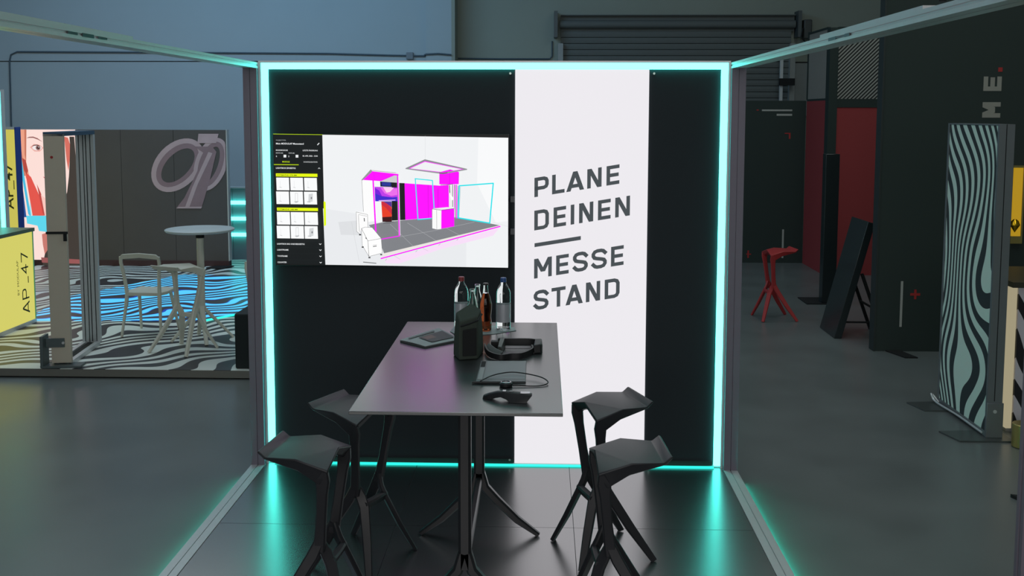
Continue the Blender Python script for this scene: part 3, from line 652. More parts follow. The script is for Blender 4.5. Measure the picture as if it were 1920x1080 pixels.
# newspaper
pn = mat('newsprint', rgb(150, 160, 160), .7, noise=.05); ph = mat('newsprint_photo', rgb(78, 78, 80), .7, noise=.35, nscale=60)
nw = thing('magazine', 'folded magazine with a printed photo lying at the left of the table', 'magazine', (1.19, -1.23, TZ))
c4 = [(1.045, -1.325), (1.185, -1.455), (1.335, -1.30), (1.205, -1.035)]
def slab(b, z0_, z1_, mt, ins=0, wav=.0):
    cx, cy = 1.1925, -1.28; rg = []
    for zz in (z0_, z1_):
        r_ = []
        for k in range(4):
            (ax, ay), (ex, ey) = c4[k], c4[(k+1) % 4]
            for j in range(6):
                u = j/6; x = ax+(ex-ax)*u; y = ay+(ey-ay)*u; x += (cx-x)*ins; y += (cy-y)*ins
                r_.append((x, y, TZ+zz+wav*math.sin(PI*u)*(.6 if k in (0, 2) else .2)))
        rg.append(r_)
    b.loft(rg, mt)
b = MB(); slab(b, .0006, .007, mat('magazine_pages', rgb(80, 84, 86), .7)); loc(b.build('pages', nw), nw)
b = MB(); slab(b, .0075, .010, pn, -.01, .004); loc(b.build('cover', nw), nw)
b = MB()
def q4(u, v_, z): # bilinear on the cover
    A, B_, Cc, D = [Vector(p) for p in c4]; p = A*(1-u)*(1-v_)+B_*u*(1-v_)+Cc*u*v_+D*(1-u)*v_
    return (p.x, p.y, TZ+z)
pz = [.0142]
def patch(u0, u1, v0, v1, mt):
    pz[0] += .0004; b.poly([q4(u0, v0, pz[0]), q4(u1, v0, pz[0]), q4(u1, v1, pz[0]), q4(u0, v1, pz[0])], mt)
patch(.28, .85, .3, .95, ph); patch(.35, .6, .35, .6, mat('photo_tone', rgb(120, 100, 96), .7)); patch(.12, .2, .12, .8, mat('print_text', rgb(100, 108, 108), .7))
loc(b.build('cover_print', nw), nw)

# ================================================================== left stand
ZF = (1.5, 1.25, 1.25, (0, 0, .9), 'X')
zeb = wavy('zebra_floor', rgb(62, 60, 62), rgb(225, 230, 224), *ZF, rough=.4, thr=.5)
ls = thing('stand_platform', 'raised platform of the left stand with wavy zebra-print floor and pale edge', 'platform')
edge = mat('platform_edge_grey', rgb(122, 120, 114), .5, metal=.2)
b = MB(); b.box(-7, -.4, 2.25, 8.9, H+.012, .016, edge); b.build('edge_profile', ls)
b = MB(); b.box(-7, -.4, 2.25, 8.9, .0161, .02, zeb); b.build('zebra_floor_print', ls)
for x in (-2.72, -2.15, -1.7, -1.2, -.7):
    b = MB(); b.lathe([(.02, H+.0005), (.02, H+.0115)], M['dark'], (x, 2.33, 0), 12); b.build('levelling_foot', ls)
blue = wavy('blue_lit_floor', rgb(26, 90, 190), rgb(84, 205, 255), *ZF, emit=True, estr=1.0, thr=.52)
cr = [n for n in blue.node_tree.nodes if n.type == 'VALTORGB'][0]
cr.color_ramp.elements[0].color = (*rgb(40, 42, 48), 1); e = cr.color_ramp.elements.new(.34); e.color = (*rgb(10, 60, 175), 1)
lf = thing('light_floor_inlay', 'glowing blue zebra floor panel set into the left stand floor', 'floor light')
b = MB(); pts = [(-3.75, 4.25), (-1.82, 4.33), (-1.1, 5.35), (-1.1, 7.4), (-3.2, 7.4), (-3.98, 5.6)]
b.loft([[(x, y, z) for x, y in pts] for z in (.0205, .0245)], blue); b.build('lit_panel', lf)
b = MB(); p0, p1 = Vector((-1.84, 4.31, 0)), Vector((-.9, 5.62, 0)); d = (p1-p0).normalized(); n = Vector((-d.y, d.x, 0))*.016
b.loft([[p+s_*n+Vector((0, 0, z)) for s_, z in ((-1, .0206), (1, .0206), (1, .034), (-1, .034))] for p in (p0, p1)], M['ledthin']); b.build('led_edge', lf)

# standing frame at the front of the left stand
ff = thing('display_frame', 'beige standing frame on a metal foot at the front of the zebra floor', 'frame', (-2.45, 2.33, .02), math.radians(7))
bei = mat('beige_coated_aluminium', rgb(205, 193, 177), .6, metal=.2, noise=.03)
def fpart(nm, bb, bevel=0): o = bb.build(nm, ff, bevel=bevel); o.location = (2.45, -2.33, -.02); return o
b = MB(); b.box(-2.516, -2.353, 2.33, 2.375, .05, 2.04, bei); fpart('near_post', b, .002)
b = MB()
for k, (x0, x1, dd) in enumerate(((-2.516, -2.492, 0), (-2.492, -2.484, .02), (-2.484, -2.455, .004), (-2.455, -2.446, .022), (-2.446, -2.43, .004), (-2.43, -2.42, .022), (-2.42, -2.39, .004), (-2.39, -2.38, .02), (-2.38, -2.353, 0))):
    b.box(x0, x1, 3.15+dd, 3.2, .05, 2.02, M['alu'] if dd < .01 else M['dark'])
fpart('far_post', b)
b = MB(); b.box(-2.516, -2.353, 2.33, 3.2, 2.02, 2.055, mat('blue_profile', rgb(60, 90, 120), .4, metal=.3)); fpart('top_beam', b)  # top bar in plain blue
b = MB(); b.box(-2.515, -2.475, 2.375, 3.15, .022, .06, M['alu']); b.box(-2.465, -2.405, 2.375, 3.15, .022, .05, M['dark']); b.box(-2.395, -2.354, 2.375, 3.15, .022, .06, M['alu']); fpart('bottom_rail', b)
gal = mat('galvanised_steel', rgb(96, 106, 108), .45, metal=.5)
b = MB(); b.box(-2.585, -2.25, 2.25, 2.40, .0215, .04, gal); b.box(-2.585, -2.56, 2.25, 2.40, .04, .3, gal); b.box(-2.56, -2.40, 2.318, 2.328, .19, .27, gal); fpart('foot_bracket', b, .003)
b = MB(); b.tube([(-2.41, 2.31, .23), (-2.41, 2.318, .23)], .012, M['alu']); fpart('bolt', b)
b = MB(); b.box(-2.52, -2.34, 2.318, 2.33, 1.18, 1.2, M['dark']); b.box(-2.37, -2.345, 2.3, 2.318, 1.12, 1.19, M['dark']); fpart('cable_clip', b)
b = MB(); b.tube([(-2.45, 2.325, 1.84), (-2.45, 2.33, 1.84)], .012, M['redvinyl']); fpart('round_plug', b)

# yellow counter with lettering
yc = thing('lit_counter', 'glowing yellow counter with AP_47 lettering at the left edge', 'counter', (-4.1, 3.7, .02))
yel = glow('backlit_yellow', rgb(232, 226, 112), .8); 
def ypart(nm, bb, bevel=0): o = bb.build(nm, yc, bevel=bevel); o.location = (4.1, -3.7, -.02); return o
b = MB(); b.box(-4.62, -3.6, 3.22, 4.19, .06, .985, yel); ypart('light_body', b)
b = MB(); b.box(-4.64, -3.58, 3.2, 4.21, .986, 1.022, mat('counter_top_green', rgb(96, 112, 92), .4)); ypart('counter_top', b)
b = MB(); b.box(-4.63, -3.59, 3.21, 4.2, .021, .06, M['alu']); ypart('plinth', b)
b = MB(); b.box(-3.602, -3.592, 4.188, 4.2, .06, .985, mat('teal_edge', rgb(110, 190, 160), .4)); ypart('corner_profile', b)
b = MB(); ol = mat('olive_print', rgb(70, 74, 10), .7)
for ch, z0_, z1_ in (('A', .145, .275), ('P', .30, .41), ('_', .46, .53), ('4', .56, .66), ('7', .69, .79)):
    # letters read from bottom to top on the right hand face
    b = MB(); pen_letter(b, ch, z0_, z1_, 0, .14, .016, ol, lambda a, c: (-3.5985, 4.08-c-.0, a)); ypart('letter', b)
for tx_, o_ in (('BY', .36), ('MODULAP', .45)):
    b = MB(); text_into(b, tx_, .052, ol, lambda a, c: (-3.5985, 3.885-c, o_+a), 1.1); ypart('small_lettering', b)

# yellow lightbox wall behind, with the LED upright
b = MB(); yw = thing('yellow_lightbox', 'yellow illuminated wall panel with dark writing at the far left', 'light panel', (-5.4, 6.0, .02))
b.box(-6.4, -4.66, 5.95, 6.05, .05, 2.02, glow('backlit_yellow_wall', rgb(214, 204, 92), .85)); o = b.build('light_panel', yw); loc(o, yw)
b = MB(); text_into(b, 'AP_47', .16, ol, lambda a, c: (-4.71-c*.9, 5.947, 1.05+a*1.3), 1.0, .01); o = b.build('lettering', yw); loc(o, yw)
b = MB(); b.box(-6.4, -4.655, 5.94, 6.06, 2.02, 2.05, M['alu']); b.box(-4.66, -4.645, 5.94, 6.06, .021, 2.05, mat('blue_edge', rgb(40, 70, 150), .4)); o = b.build('edge_profile', yw); loc(o, yw)
lw = thing('light_column', 'slim white and teal light frame upright at the left edge of the picture', 'light frame', (-4.33, 5.0, .02))
b = MB(); b.box(-4.37, -4.29, 4.97, 5.05, .021, 2.48, M['alu']); loc(b.build('upright', lw), lw)
b = MB(); b.box(-4.335, -4.30, 4.955, 4.969, .04, 2.46, M['led']); loc(b.build('led_strip', lw), lw)
b = MB(); b.box(-6, -4.37, 4.97, 5.05, 2.44, 2.48, M['alu']); loc(b.build('top_bar', lw), lw)

# big display wall with the poster and the emblem
dw = thing('display_wall', 'brown-black display wall with lit portrait poster and pink looped emblem', 'display wall', (-4.3, 8.2, .02))
def dpart(nm, bb, bevel=0): o = bb.build(nm, dw, bevel=bevel); o.location = (4.3, -8.2, -.02); return o
brn = mat('unlit_brown_print', rgb(88, 82, 80), .8, noise=.1, nscale=2)
b = MB()
for x0, x1 in ((-4.96, -4.31), (-4.305, -3.545), (-3.54, -2.78)): b.box(x0, x1, 8.2, 8.3, .1, 1.985, brn)
dpart('unlit_panel', b)
b = MB(); b.box(-5.82, -2.775, 8.19, 8.31, .021, .1, mat('maroon_plinth', rgb(70, 44, 48), .6)); b.box(-2.78, -2.765, 8.195, 8.3, .1, 1.99, M['alu']); dpart('plinth', b)
b = MB(); b.box(-5.8, -4.965, 8.2, 8.3, .1, 1.985, print_em(252, 222, 214)); dpart('lit_panel', b)
def W(px, py, lay=0):   # poster print, drawn in a frame laid over the wall
    X = -5.806+(px-32)*.007733+(py-243)*.00045*max(0, 1-(px-32)/390)
    Z = 1.985-(py-243)*.00766
    return (X, 8.1985-.001*lay, Z)
class Pr(MB):
    def __init__(s): super().__init__(); s.l = 0
    def p(s, mt, *pts): s.l += 1; s.poly([W(a, c, s.l) for a, c in pts], mt)
    def blob(s, mt, cx, cy, rx, ry, n=20, rot=0):
        s.p(mt, *[(cx+rx*math.cos(t)*math.cos(rot)-ry*math.sin(t)*math.sin(rot), cy+rx*math.cos(t)*math.sin(rot)+ry*math.sin(t)*math.cos(rot)) for t in [2*PI*k/n for k in range(n)]])
b = Pr()
sk = print_em(252, 226, 220)
b.p(print_em(200, 120, 96), (33, 243), (50, 243), (44, 300), (40, 330), (36, 330))                       # hair at the temple
b.p(print_em(236, 160, 132), (34, 243), (46, 243), (42, 290), (47, 330), (40, 335))
b.p(print_em(226, 84, 74), (40, 322), (50, 332), (62, 365), (70, 400), (68, 406), (46, 406))             # red hair
b.p(print_em(190, 70, 66), (60, 345), (66, 362), (74, 390), (70, 406), (66, 400))
b.p(print_em(250, 200, 190), (66, 365), (88, 385), (86, 406), (70, 406))                                  # neck and jaw shade
b.p(print_em(180, 70, 60), (37, 296), (43, 300), (46, 320), (42, 328), (38, 318))                         # ear
b.p(print_em(70, 190, 226), (30, 243), (33, 243), (37, 320), (43, 408), (38, 402), (31, 300))             # cyan edge
b.p(print_em(36, 80, 150), (24, 243), (29.5, 243), (34, 408), (29, 408))
b.p(print_em(92, 214, 236), (34, 405), (82, 405), (74, 436), (56, 434), (54, 424), (34, 420))            # cyan tablet
b.p(print_em(150, 226, 238), (44, 378), (42, 388), (43, 404), (45, 404))
eb = print_em(150, 96, 92)
b.p(eb, (49, 259), (54, 256.5), (62, 256), (70, 259), (79, 266), (70, 261.5), (62, 258.5), (54, 258.5))   # brow
b.p(print_em(236, 176, 166), (54, 276), (62, 270), (72, 271), (80, 277), (72, 284), (62, 284))            # eye socket
b.blob(print_em(240, 232, 232), 67.5, 277, 9, 4.6)
b.blob(print_em(140, 100, 96), 69.5, 277, 4.4, 4.4); b.blob(print_em(50, 30, 34), 69.8, 277, 2.1, 2.1); b.blob(print_em(250, 250, 250), 71, 275.6, .8, .8, 10)
b.p(print_em(90, 50, 52), (57, 275), (62, 271.6), (69, 271), (76, 274.5), (69, 272.6), (62, 273.2))       # lash line
b.p(print_em(244, 196, 190), (104, 280), (110, 310), (112, 318), (104, 322), (100, 318), (106, 312))      # nose side
b.p(print_em(206, 84, 98), (74, 331), (80, 333), (90, 336), (102, 334), (112, 336), (100, 343), (88, 343), (80, 338))
b.p(print_em(248, 240, 240), (80, 336), (90, 338), (100, 337), (90, 340.5))
b.p(print_em(214, 110, 96), (121, 256), (128, 258), (131, 270), (128, 300), (124, 320), (122, 300))       # far cheek and hair
b.p(print_em(62, 54, 50), (131, 256), (140, 256), (140, 503), (56, 503), (64, 478), (74, 450), (92, 410), (106, 392), (118, 360), (124, 330), (128, 300), (131, 270))
b.p(print_em(200, 120, 110), (62, 440), (74, 436), (70, 470), (64, 478), (62, 460))                       # hand
b.p(print_em(150, 84, 84), (56, 484), (140, 488), (140, 496), (57, 494))
dpart('portrait_print', b)
# emblem: light-projected loops, painted as pink strokes on the unlit panels
pk = mat('pale_pink_projection', rgb(196, 168, 172), .7, noise=.12, nscale=6); pk2 = mat('dusty_pink_projection', rgb(150, 122, 128), .7, noise=.12, nscale=6)
def E_(a, c): return (250+a/4, 230+c/4)
b = Pr()
def ring(mt, cx, cy, rx, ry, rot, wd, t0=0, t1=2*PI, n=36):
    b.l += 1
    for k in range(n):
        q = []
        for t, rr in ((t0+(t1-t0)*k/n, 0), (t0+(t1-t0)*(k+1)/n, 0), (t0+(t1-t0)*(k+1)/n, 1), (t0+(t1-t0)*k/n, 1)):
            x_, y_ = (rx-rr*wd)*math.cos(t), (ry-rr*wd)*math.sin(t)
            px, py = E_(cx+x_*math.cos(rot)-y_*math.sin(rot), cy+x_*math.sin(rot)+y_*math.cos(rot))
            q.append(W(min(px, 422), py, b.l))
        b.poly(q, mt)
ring(pk2, 325, 318, 228, 150, -.78, 66)
ring(pk, 322, 316, 238, 158, -.78, 38)
ring(pk2, 575, 308, 200, 112, -1.2, 60)
ring(pk, 575, 308, 208, 118, -1.2, 30)
b.p(pk2, E_(455, 175), E_(590, 175), E_(620, 215), E_(560, 440), E_(495, 632), E_(300, 638), E_(365, 560), E_(430, 440), E_(500, 300), E_(520, 220))
b.p(pk, E_(560, 215), E_(590, 225), E_(470, 460), E_(400, 632), E_(365, 638), E_(430, 480))
b.p(pk, E_(490, 80), E_(640, 80), E_(620, 150), E_(480, 150)); b.p(pk, E_(300, 640), E_(320, 628), E_(500, 626), E_(490, 640))
dpart('emblem_projection', b)
b = MB(); b.hexa([(x, y, z) for z in (.0215, .035) for x, y in ((-3.05, 8.0), (-2.8, 7.9), (-2.7, 8.18), (-2.95, 8.18))], M['dark']); dpart('foot_plate', b)

# grey partition with the three light bars
gp = thing('partition_panel', 'low grey partition panel behind the light bars beside the display wall', 'partition', (-2.4, 9.25, H))
b = MB(); gm = mat('partition_grey', rgb(120, 134, 142), .6)
for x0, x1 in ((-3.3, -3.02), (-3.015, -2.4), (-2.395, -1.6)): b.box(x0, x1, 9.2, 9.3, H, 1.08, gm)
loc(b.build('panel', gp), gp)
b = MB(); b.box(-3.32, -1.6, 9.17, 9.33, 1.08, 1.1, M['alu']); loc(b.build('top_rail', gp), gp)
for i, z in enumerate((.862, .615, .368)):
    b = MB(); b.tube([(-3.09, 9.165, z), (-2.765, 9.165, z)], .028, M['led'], 12)
    tag(b.build('light_bar', smooth=True), ('topmost', 'middle', 'lowest')[i]+' of the three short horizontal teal light bars left of the booth post', 'light bar', 'short teal light bars')

# round white high table
rt_ = thing('high_table', 'round white high table on a slim column behind the white stool', 'table', (-1.56, 3.42, .02))
b = MB(); b.lathe([(.30, 1.062), (.315, 1.066), (.325, 1.078), (.325, 1.086), (.318, 1.09)], mat('white_table_top', rgb(190, 200, 205), .4), seg=48); b.build('table_top', rt_, smooth=True)
b = MB(); b.lathe([(.034, .30), (.034, 1.0)], M['wplastic']); b.build('column', rt_, smooth=True)
b = MB(); b.lathe([(.04, 1.0), (.04, 1.03), (.075, 1.06)], M['dark']); b.build('top_mount', rt_, smooth=True)
for k in range(4):
    a = k*PI/2+.45; b = MB()
    beam(b, [(0, 0, .36), (.03*math.cos(a), .03*math.sin(a), .3), (.29*math.cos(a), .29*math.sin(a), .002)], [(.05, .04), (.05, .036), (.035, .028)], (-math.sin(a), math.cos(a), 0), M['wplastic']); b.build('leg', rt_, smooth=True)

# white chairs
def make_chair(label, group):
    t = thing('side_chair', label, 'chair', group=group); m_ = M['wplastic']
    for s in (-1, 1):
        b = MB(); beam(b, [(s*.19, -.02, .80), (s*.195, -.01, .74), (s*.175, .02, .58), (s*.165, .04, .42), (s*.17, .02, .3)], [(.026, .03), (.026, .03), (.026, .03), (.04, .03), (.04, .03)], (0, 1, 0), m_); b.build('back_post', t, smooth=True)
        b = MB(); beam(b, [(s*.168, .04, .38), (s*.2, -.03, .002)], [(.036, .026), (.026, .02)], (0, 1, 0), m_); b.build('leg', t, smooth=True)
        b = MB(); beam(b, [(s*.165, .3, .40), (s*.2, .40, .002)], [(.036, .026), (.026, .02)], (0, 1, 0), m_); b.build('leg', t, smooth=True)
    b = MB()
    b.loft([[(x, y+.0, z) for x, y, z in ((-.2, -.035, .795+k[0]), (-.17, -.045, .825+k[0]), (0, -.055, .838+k[0]), (.17, -.045, .825+k[0]), (.2, -.035, .795+k[0]), (.18, -.03, .775), (0, -.03, .79), (-.18, -.03, .775))] for k in ((0,),)]+
           [[(x, y+.03, z) for x, y, z in ((-.2, -.035, .795), (-.17, -.045, .825), (0, -.055, .838), (.17, -.045, .825), (.2, -.035, .795), (.18, -.03, .775), (0, -.03, .79), (-.18, -.03, .775))]], m_)
    b.build('backrest', t, bevel=.006)
    b = MB(); pts = [(-.17, .02), (.17, .02), (.21, .14), (.19, .4), (.08, .43), (-.08, .43), (-.19, .4), (-.21, .14)]
    b.loft([[(x*.95, y, .405) for x, y in pts], [(x, y, .43) for x, y in pts], [(x*.98, y, .438-.012*(abs(x) < .1)) for x, y in pts]], m_); b.build('seat', t, bevel=.005)
    return t
c1 = make_chair('white chair with open loop backrest left of the white bar stool', 'white chairs on the zebra floor'); c1.location = (-2.19, 3.52, .02); c1.rotation_euler.z = -.06
c2 = copy_tree(c1); c2.location = (-.876, 3.28, .02); c2.rotation_euler.z = -2.61; c2['label'] = 'white chair mostly hidden behind the left booth post'
bb_ = thing('speaker_box', 'black box standing on the zebra floor against the left booth post', 'box', (-.72, 2.5, .02))
b = MB(); b.box(-.90, -.5, 2.3, 2.7, .0205, .50, mat('black_speaker', rgb(26, 34, 36), .8, noise=.2, nscale=80)); loc(b.build('cabinet', bb_, bevel=.012), bb_)
b = MB(); b.box(-.78, -.77, 2.292, 2.3, .03, .49, M['dark']); loc(b.build('seam', bb_), bb_)

# ================================================================== right side
BL = M['blackpanel']
wa = thing('exhibit_wall', 'black exhibit wall with grey dashes and red marks at the far right aisle', 'display wall', (5.0, 9.5, H))
b = MB(); b.box(3.6, 5.745, 9.45, 9.55, H, 2.43, BL); loc(b.build('panel', wa), wa)
b = MB()
def yA(px, py): return (4.811+(px-1396)*.00806, 9.447, 2.436-(py-188)*.00823)
def rectA(a, c, d, e, mt, yy=9.4465):
    p, q = yA(a, c), yA(d, e); b.poly([(p[0], yy, p[2]), (q[0], yy, p[2]), (q[0], yy, q[2]), (p[0], yy, q[2])], mt)
rectA(1429, 205, 1486, 208, M['greyline']); rectA(1457, 213, 1486, 216.5, M['greyline']); rectA(1473, 428, 1476.5, 482, M['greyline']); rectA(1390, 290, 1398, 294, M['greyline'])
loc(b.build('grey_marks', wa), wa)
b = MB(); rectA(1473, 248, 1484, 250, M['redvinyl']); rectA(1481, 248, 1484, 259, M['redvinyl'], 9.446); rectA(1406, 474, 1415, 476, M['redvinyl']); rectA(1408, 468, 1411, 482, M['redvinyl'], 9.446); rectA(1419, 205, 1423, 207, M['redvinyl'])
loc(b.build('red_marks', wa), wa)
rw = thing('red_partition', 'dark red partition corner with white and striped panels on top', 'partition', (6.0, 8.6, H))
b = MB(); b.box(5.75, 5.83, 8.42, 9.44, H, 2.42, M['redpanel']); loc(b.build('side_panel', rw), rw)
b = MB(); b.box(5.87, 6.62, 8.27, 8.35, H, 2.32, M['redpanel']); loc(b.build('front_panel', rw), rw)
b = MB(); b.box(5.75, 5.87, 8.25, 8.42, H, 3.43, BL); b.box(5.87, 7.2, 8.26, 8.36, 2.32, 2.44, BL); b.box(5.75, 5.8, 9.42, 9.47, 2.44, 3.46, BL); b.box(5.752, 5.79, 8.4, 9.44, 2.42, 2.45, BL); b.box(5.752, 5.79, 8.4, 9.44, 3.42, 3.45, BL); b.box(5.87, 7.2, 8.26, 8.36, 3.40, 3.44, BL); loc(b.build('black_edging', rw), rw)
b = MB(); b.box(5.76, 5.79, 8.42, 9.44, 2.45, 3.42, mat('grey_white_panel', rgb(150, 142, 134), .7)); loc(b.build('white_panel', rw), rw)
stripe = bpy.data.materials.new('diagonal_stripes'); stripe.use_nodes = True; nt = stripe.node_tree
tc = nt.nodes.new('ShaderNodeTexCoord'); wv = nt.nodes.new('ShaderNodeTexWave'); mp = nt.nodes.new('ShaderNodeMapping'); cr = nt.nodes.new('ShaderNodeValToRGB')
mp.inputs['Rotation'].default_value = (0, math.radians(45), 0); wv.bands_direction = 'Z'; wv.inputs['Scale'].default_value = 8.2; wv.inputs['Distortion'].default_value = 0
cr.color_ramp.interpolation = 'CONSTANT'; cr.color_ramp.elements[0].color = (*rgb(20, 24, 25), 1); cr.color_ramp.elements[1].position = .5; cr.color_ramp.elements[1].color = (*rgb(165, 165, 160), 1)
nt.links.new(tc.outputs['Object'], mp.inputs[0]); nt.links.new(mp.outputs[0], wv.inputs[0]); nt.links.new(wv.outputs['Fac'], cr.inputs[0]); nt.links.new(cr.outputs[0], nt.nodes['Principled BSDF'].inputs['Base Color']); nt.nodes['Principled BSDF'].inputs['Roughness'].default_value = .7
b = MB(); b.box(5.87, 7.2, 8.28, 8.34, 2.44, 3.40, stripe); loc(b.build('striped_panel', rw), rw)

bw = thing('exhibit_wall', 'tall black wall with grey letters A M E and a red dot behind the zebra panel', 'display wall', (7.0, 3.6, H))
b = MB(); b.box(4.96, 9.5, 3.53, 3.65, H, 3.9, BL); loc(b.build('panel', bw), bw)
b = MB(); b.box(4.945, 4.96, 3.52, 3.66, H, 3.9, mat('dark_edge', rgb(50, 58, 58), .5, metal=.3)); loc(b.build('edge_profile', bw), bw)
b = MB(); gl = mat('grey_vinyl_letter', rgb(150, 150, 142), .7)
def LB(x, y): return (x, 3.5275, y)
for ch, z0_, z1_ in (('E', 2.44, 2.575), ('M', 2.19, 2.335), ('A', 1.93, 2.09)):
    pen_letter(b, ch, z0_, z1_, 0, .168, .042, gl, lambda a, c: LB(6.055-c, a))
loc(b.build('lettering', bw), bw)
b = MB(); b.poly([LB(6.018, 2.62), LB(6.058, 2.62), LB(6.058, 2.66), LB(6.018, 2.66)], M['redvinyl'])
b.poly([LB(5.28, .485), LB(5.375, .485), LB(5.375, .51), LB(5.28, .51)], M['redvinyl']); b.poly([(5.316, 3.527, .45), (5.339, 3.527, .45), (5.339, 3.527, .545), (5.316, 3.527, .545)], M['redvinyl'])
loc(b.build('red_marks', bw), bw)
b = MB(); b.poly([LB(5.187, .18), LB(5.21, .18), LB(5.21, .625), LB(5.187, .625)], M['greyline']); loc(b.build('grey_line', bw), bw)
b = MB(); b.hexa([(x, y, z) for z in (H+.0005, H+.012) for x, y in ((5.06, 3.52), (5.15, 3.24), (5.27, 3.24), (5.2, 3.52))], M['dark']); loc(b.build('foot_plate', bw), bw)

ub = thing('upright_display', 'slim black upright display box on a floor plate before the red partition', 'display', (5.18, 6.1, H))
gb = mat('gloss_black', rgb(38, 46, 48), .25, noise=.05)
b = MB(); b.box(5.12, 5.285, 6.0, 6.14, H+.012, 1.75, gb); loc(b.build('cabinet', ub, bevel=.006), ub)
b = MB(); b.box(4.93, 5.35, 5.96, 6.4, H+.0005, H+.0115, M['dark']); loc(b.build('base_plate', ub), ub)
ez = thing('leaning_display', 'black display board leaning back on folding legs beside the black wall', 'display', (4.9, 4.35, H))
b = MB(); b.hexa([(4.725, 4.07, H+.001), (4.80, 4.07, H+.001), (4.80, 4.62, H+.001), (4.725, 4.62, H+.001), (5.03, 4.07, 1.14), (5.10, 4.07, 1.12), (5.10, 4.62, 1.12), (5.03, 4.62, 1.14)], gb); loc(b.build('board', ez, bevel=.004), ez)
for yy in (4.12, 4.55):
    b = MB(); beam(b, [(5.0, yy, .60), (5.24, yy, H+.003)], (.04, .03), (0, 1, 0), M['dark']); loc(b.build('leg', ez), ez)
b = MB(); b.tube([(5.12, 4.12, .25), (5.12, 4.55, .25)], .012, M['dark']); b.tube([(4.86, 4.13, .1), (5.2, 4.13, .1)], .01, M['dark']); loc(b.build('crossbar', ez), ez)

# zebra textile frame
zp = wavy('zebra_textile', rgb(50, 60, 64), rgb(215, 240, 230), 3.3, 1.0, 1.3, rot=(0.3, 0, 0), axis='Y', rough=.8, stretch=(1, 1.0, .8), ph=1.0)
zf = thing('textile_stand', 'standing textile frame printed with wavy black and mint stripes', 'display panel', (4.93, 1.28, H))
b = MB(); b.box(4.88, 4.884, .87, 1.71, H+.05, 2.14, zp); o = b.build('textile_print', zf); loc(o, zf)
grn = mat('satin_aluminium', rgb(128, 134, 138), .4, metal=.5)
b = MB(); b.box(4.874, 4.98, 1.711, 1.735, H+.012, 2.15, grn); loc(b.build('far_post', zf), zf)
b = MB(); b.box(4.874, 4.98, .845, .869, H+.012, 2.15, grn); b.box(4.921, 4.927, .8445, .8452, H+.27, 2.15, M['dark']); loc(b.build('near_post', zf), zf)
b = MB(); b.box(4.874, 4.98, .87, 1.71, 2.141, 2.15, grn); b.box(4.874, 4.98, .87, 1.71, H+.013, H+.049, grn); loc(b.build('crossbars', zf), zf)
b = MB(); b.box(4.868, 4.984, .83, .846, H+.012, H+.26, grn); loc(b.build('foot_clamp', zf, bevel=.002), zf)
b = MB(); b.tube([(4.924, .826, H+.2), (4.924, .83, H+.2)], .013, M['alu']); loc(b.build('bolt', zf), zf)
for (y0, xa) in ((.76, 4.60), (1.5, 4.63)):
    b = MB(); b.loft([[(xa, y0+.22, z), (xa+.06, y0, z), (5.035, y0, z), (5.035, y0+.26, z)] for z in (H+.0005, H+.0115)], mat('grey_steel_plate', rgb(92, 98, 98), .4, metal=.5)); loc(b.build('base_plate', zf), zf)
b = MB(); b.tube(smoothpath([(4.87, 1.69, H+.02), (4.85, 1.76, H+.06), (4.83, 1.74, H+.07), (4.84, 1.66, H+.03), (4.865, 1.3, H+.03), (4.868, .9, H+.03)]), .008, M['alu']); loc(b.build('cable', zf, smooth=True), zf)

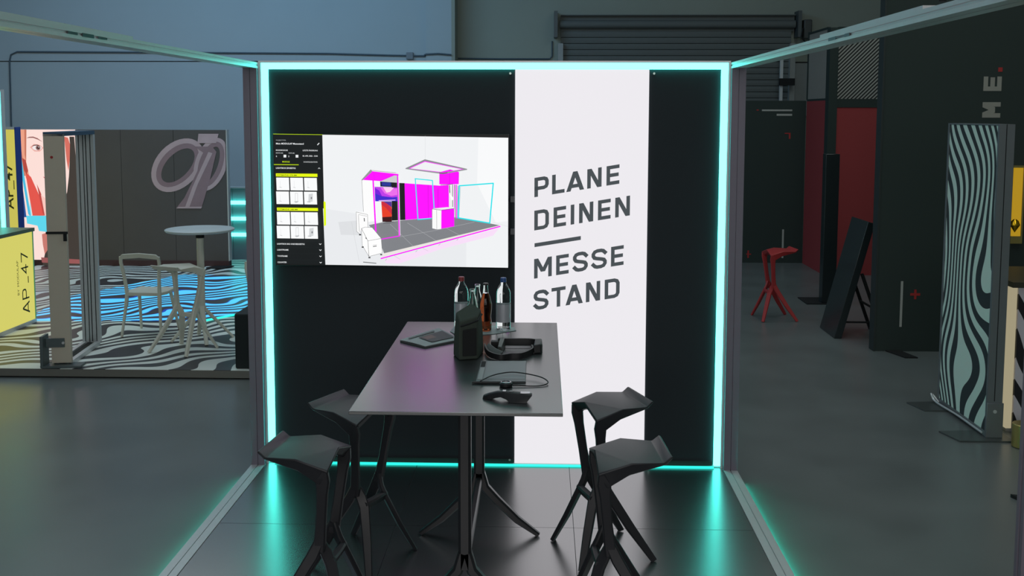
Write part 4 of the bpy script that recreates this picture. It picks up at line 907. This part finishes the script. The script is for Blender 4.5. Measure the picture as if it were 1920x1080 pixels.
# lit zebra counter at the right edge
zc_ = thing('zebra_counter', 'white counter with black and white zebra front lit from within at the right edge', 'counter', (5.6, 1.3, H))
wl_ = glow('warm_backlit', rgb(208, 196, 160), .55)
b = MB(); b.box(5.08, 5.12, 1.0, 1.7, H+.03, 1.0, wl_); loc(b.build('lit_side', zc_), zc_)
zc2 = wavy('zebra_counter_print', rgb(30, 28, 34), rgb(214, 206, 216), 1.6, 1.2, 1.0, rot=(0, .3, 0), axis='X', rough=.5)
b = MB(); b.box(5.1205, 6.1, .98, 1.02, H+.03, 1.0, zc2); loc(b.build('zebra_front', zc_), zc_)
b = MB(); b.box(5.06, 6.15, .94, 1.72, 1.001, 1.04, mat('counter_top_dark', rgb(60, 58, 46), .4)); loc(b.build('counter_top', zc_), zc_)
b = MB(); b.box(5.09, 6.1, 1.02, 1.7, H+.0005, H+.029, M['alu']); loc(b.build('plinth', zc_), zc_)
cn = mat('gold_tin', rgb(196, 178, 110), .3, metal=.8)
b = MB(); b.lathe([(.07, .001), (.078, .006), (.078, .16), (.074, .165)], cn, seg=32)
o = b.build('metal_canister', smooth=True, loc=(5.06, .675, H)); tag(o, 'short shiny metal canister on the floor beside the zebra frame', 'canister')
gp_ = thing('wall_light', 'narrow yellow light panel mounted on the black wall right of the zebra frame', 'light', (6.15, 3.5, 1.0))
def gX(px): return 4.953+(px-1655)*.00519
b = MB(); b.box(gX(1896), gX(1910), 3.49, 3.53, 1.07, 1.72, glow('yellow_lit', rgb(190, 150, 30), .8)); loc(b.build('light_panel', gp_), gp_)
b = MB(); b.box(gX(1910), gX(1913), 3.48, 3.53, 1.0, 1.74, cn); b.box(gX(1892), gX(1910), 3.48, 3.53, 1.0, 1.07, cn); b.box(gX(1892), gX(1910), 3.48, 3.53, 1.72, 1.74, cn); loc(b.build('frame', gp_), gp_)
b = MB(); b.lathe([(.002, -.05), (.045, .02), (.03, .06), (.012, .075)], mat('gold', rgb(230, 180, 40), .25, metal=1), (gX(1897), 3.46, 1.16)); loc(b.build('gold_knob', gp_, smooth=True), gp_)

wdg = thing('floor_foot', 'black wedge-shaped foot plate poking in at the lower right edge', 'base plate', (4.62, -.4, H))
b = MB(); b.loft([[(x-4.62, y+.4, z) for x, y in ((4.545, -.27), (4.72, -.33), (4.78, -.5), (4.60, -.44))] for z in (.0005, .02)], M['dark']); b.build('plate', wdg)
b = MB(); b.hexa([(x-4.62, y+.4, z) for z in (.0205, .05) for x, y in ((4.61, -.44), (4.78, -.50), (4.78, -.36), (4.62, -.36))], mat('mint_block', rgb(130, 160, 150), .6)); b.build('block', wdg)
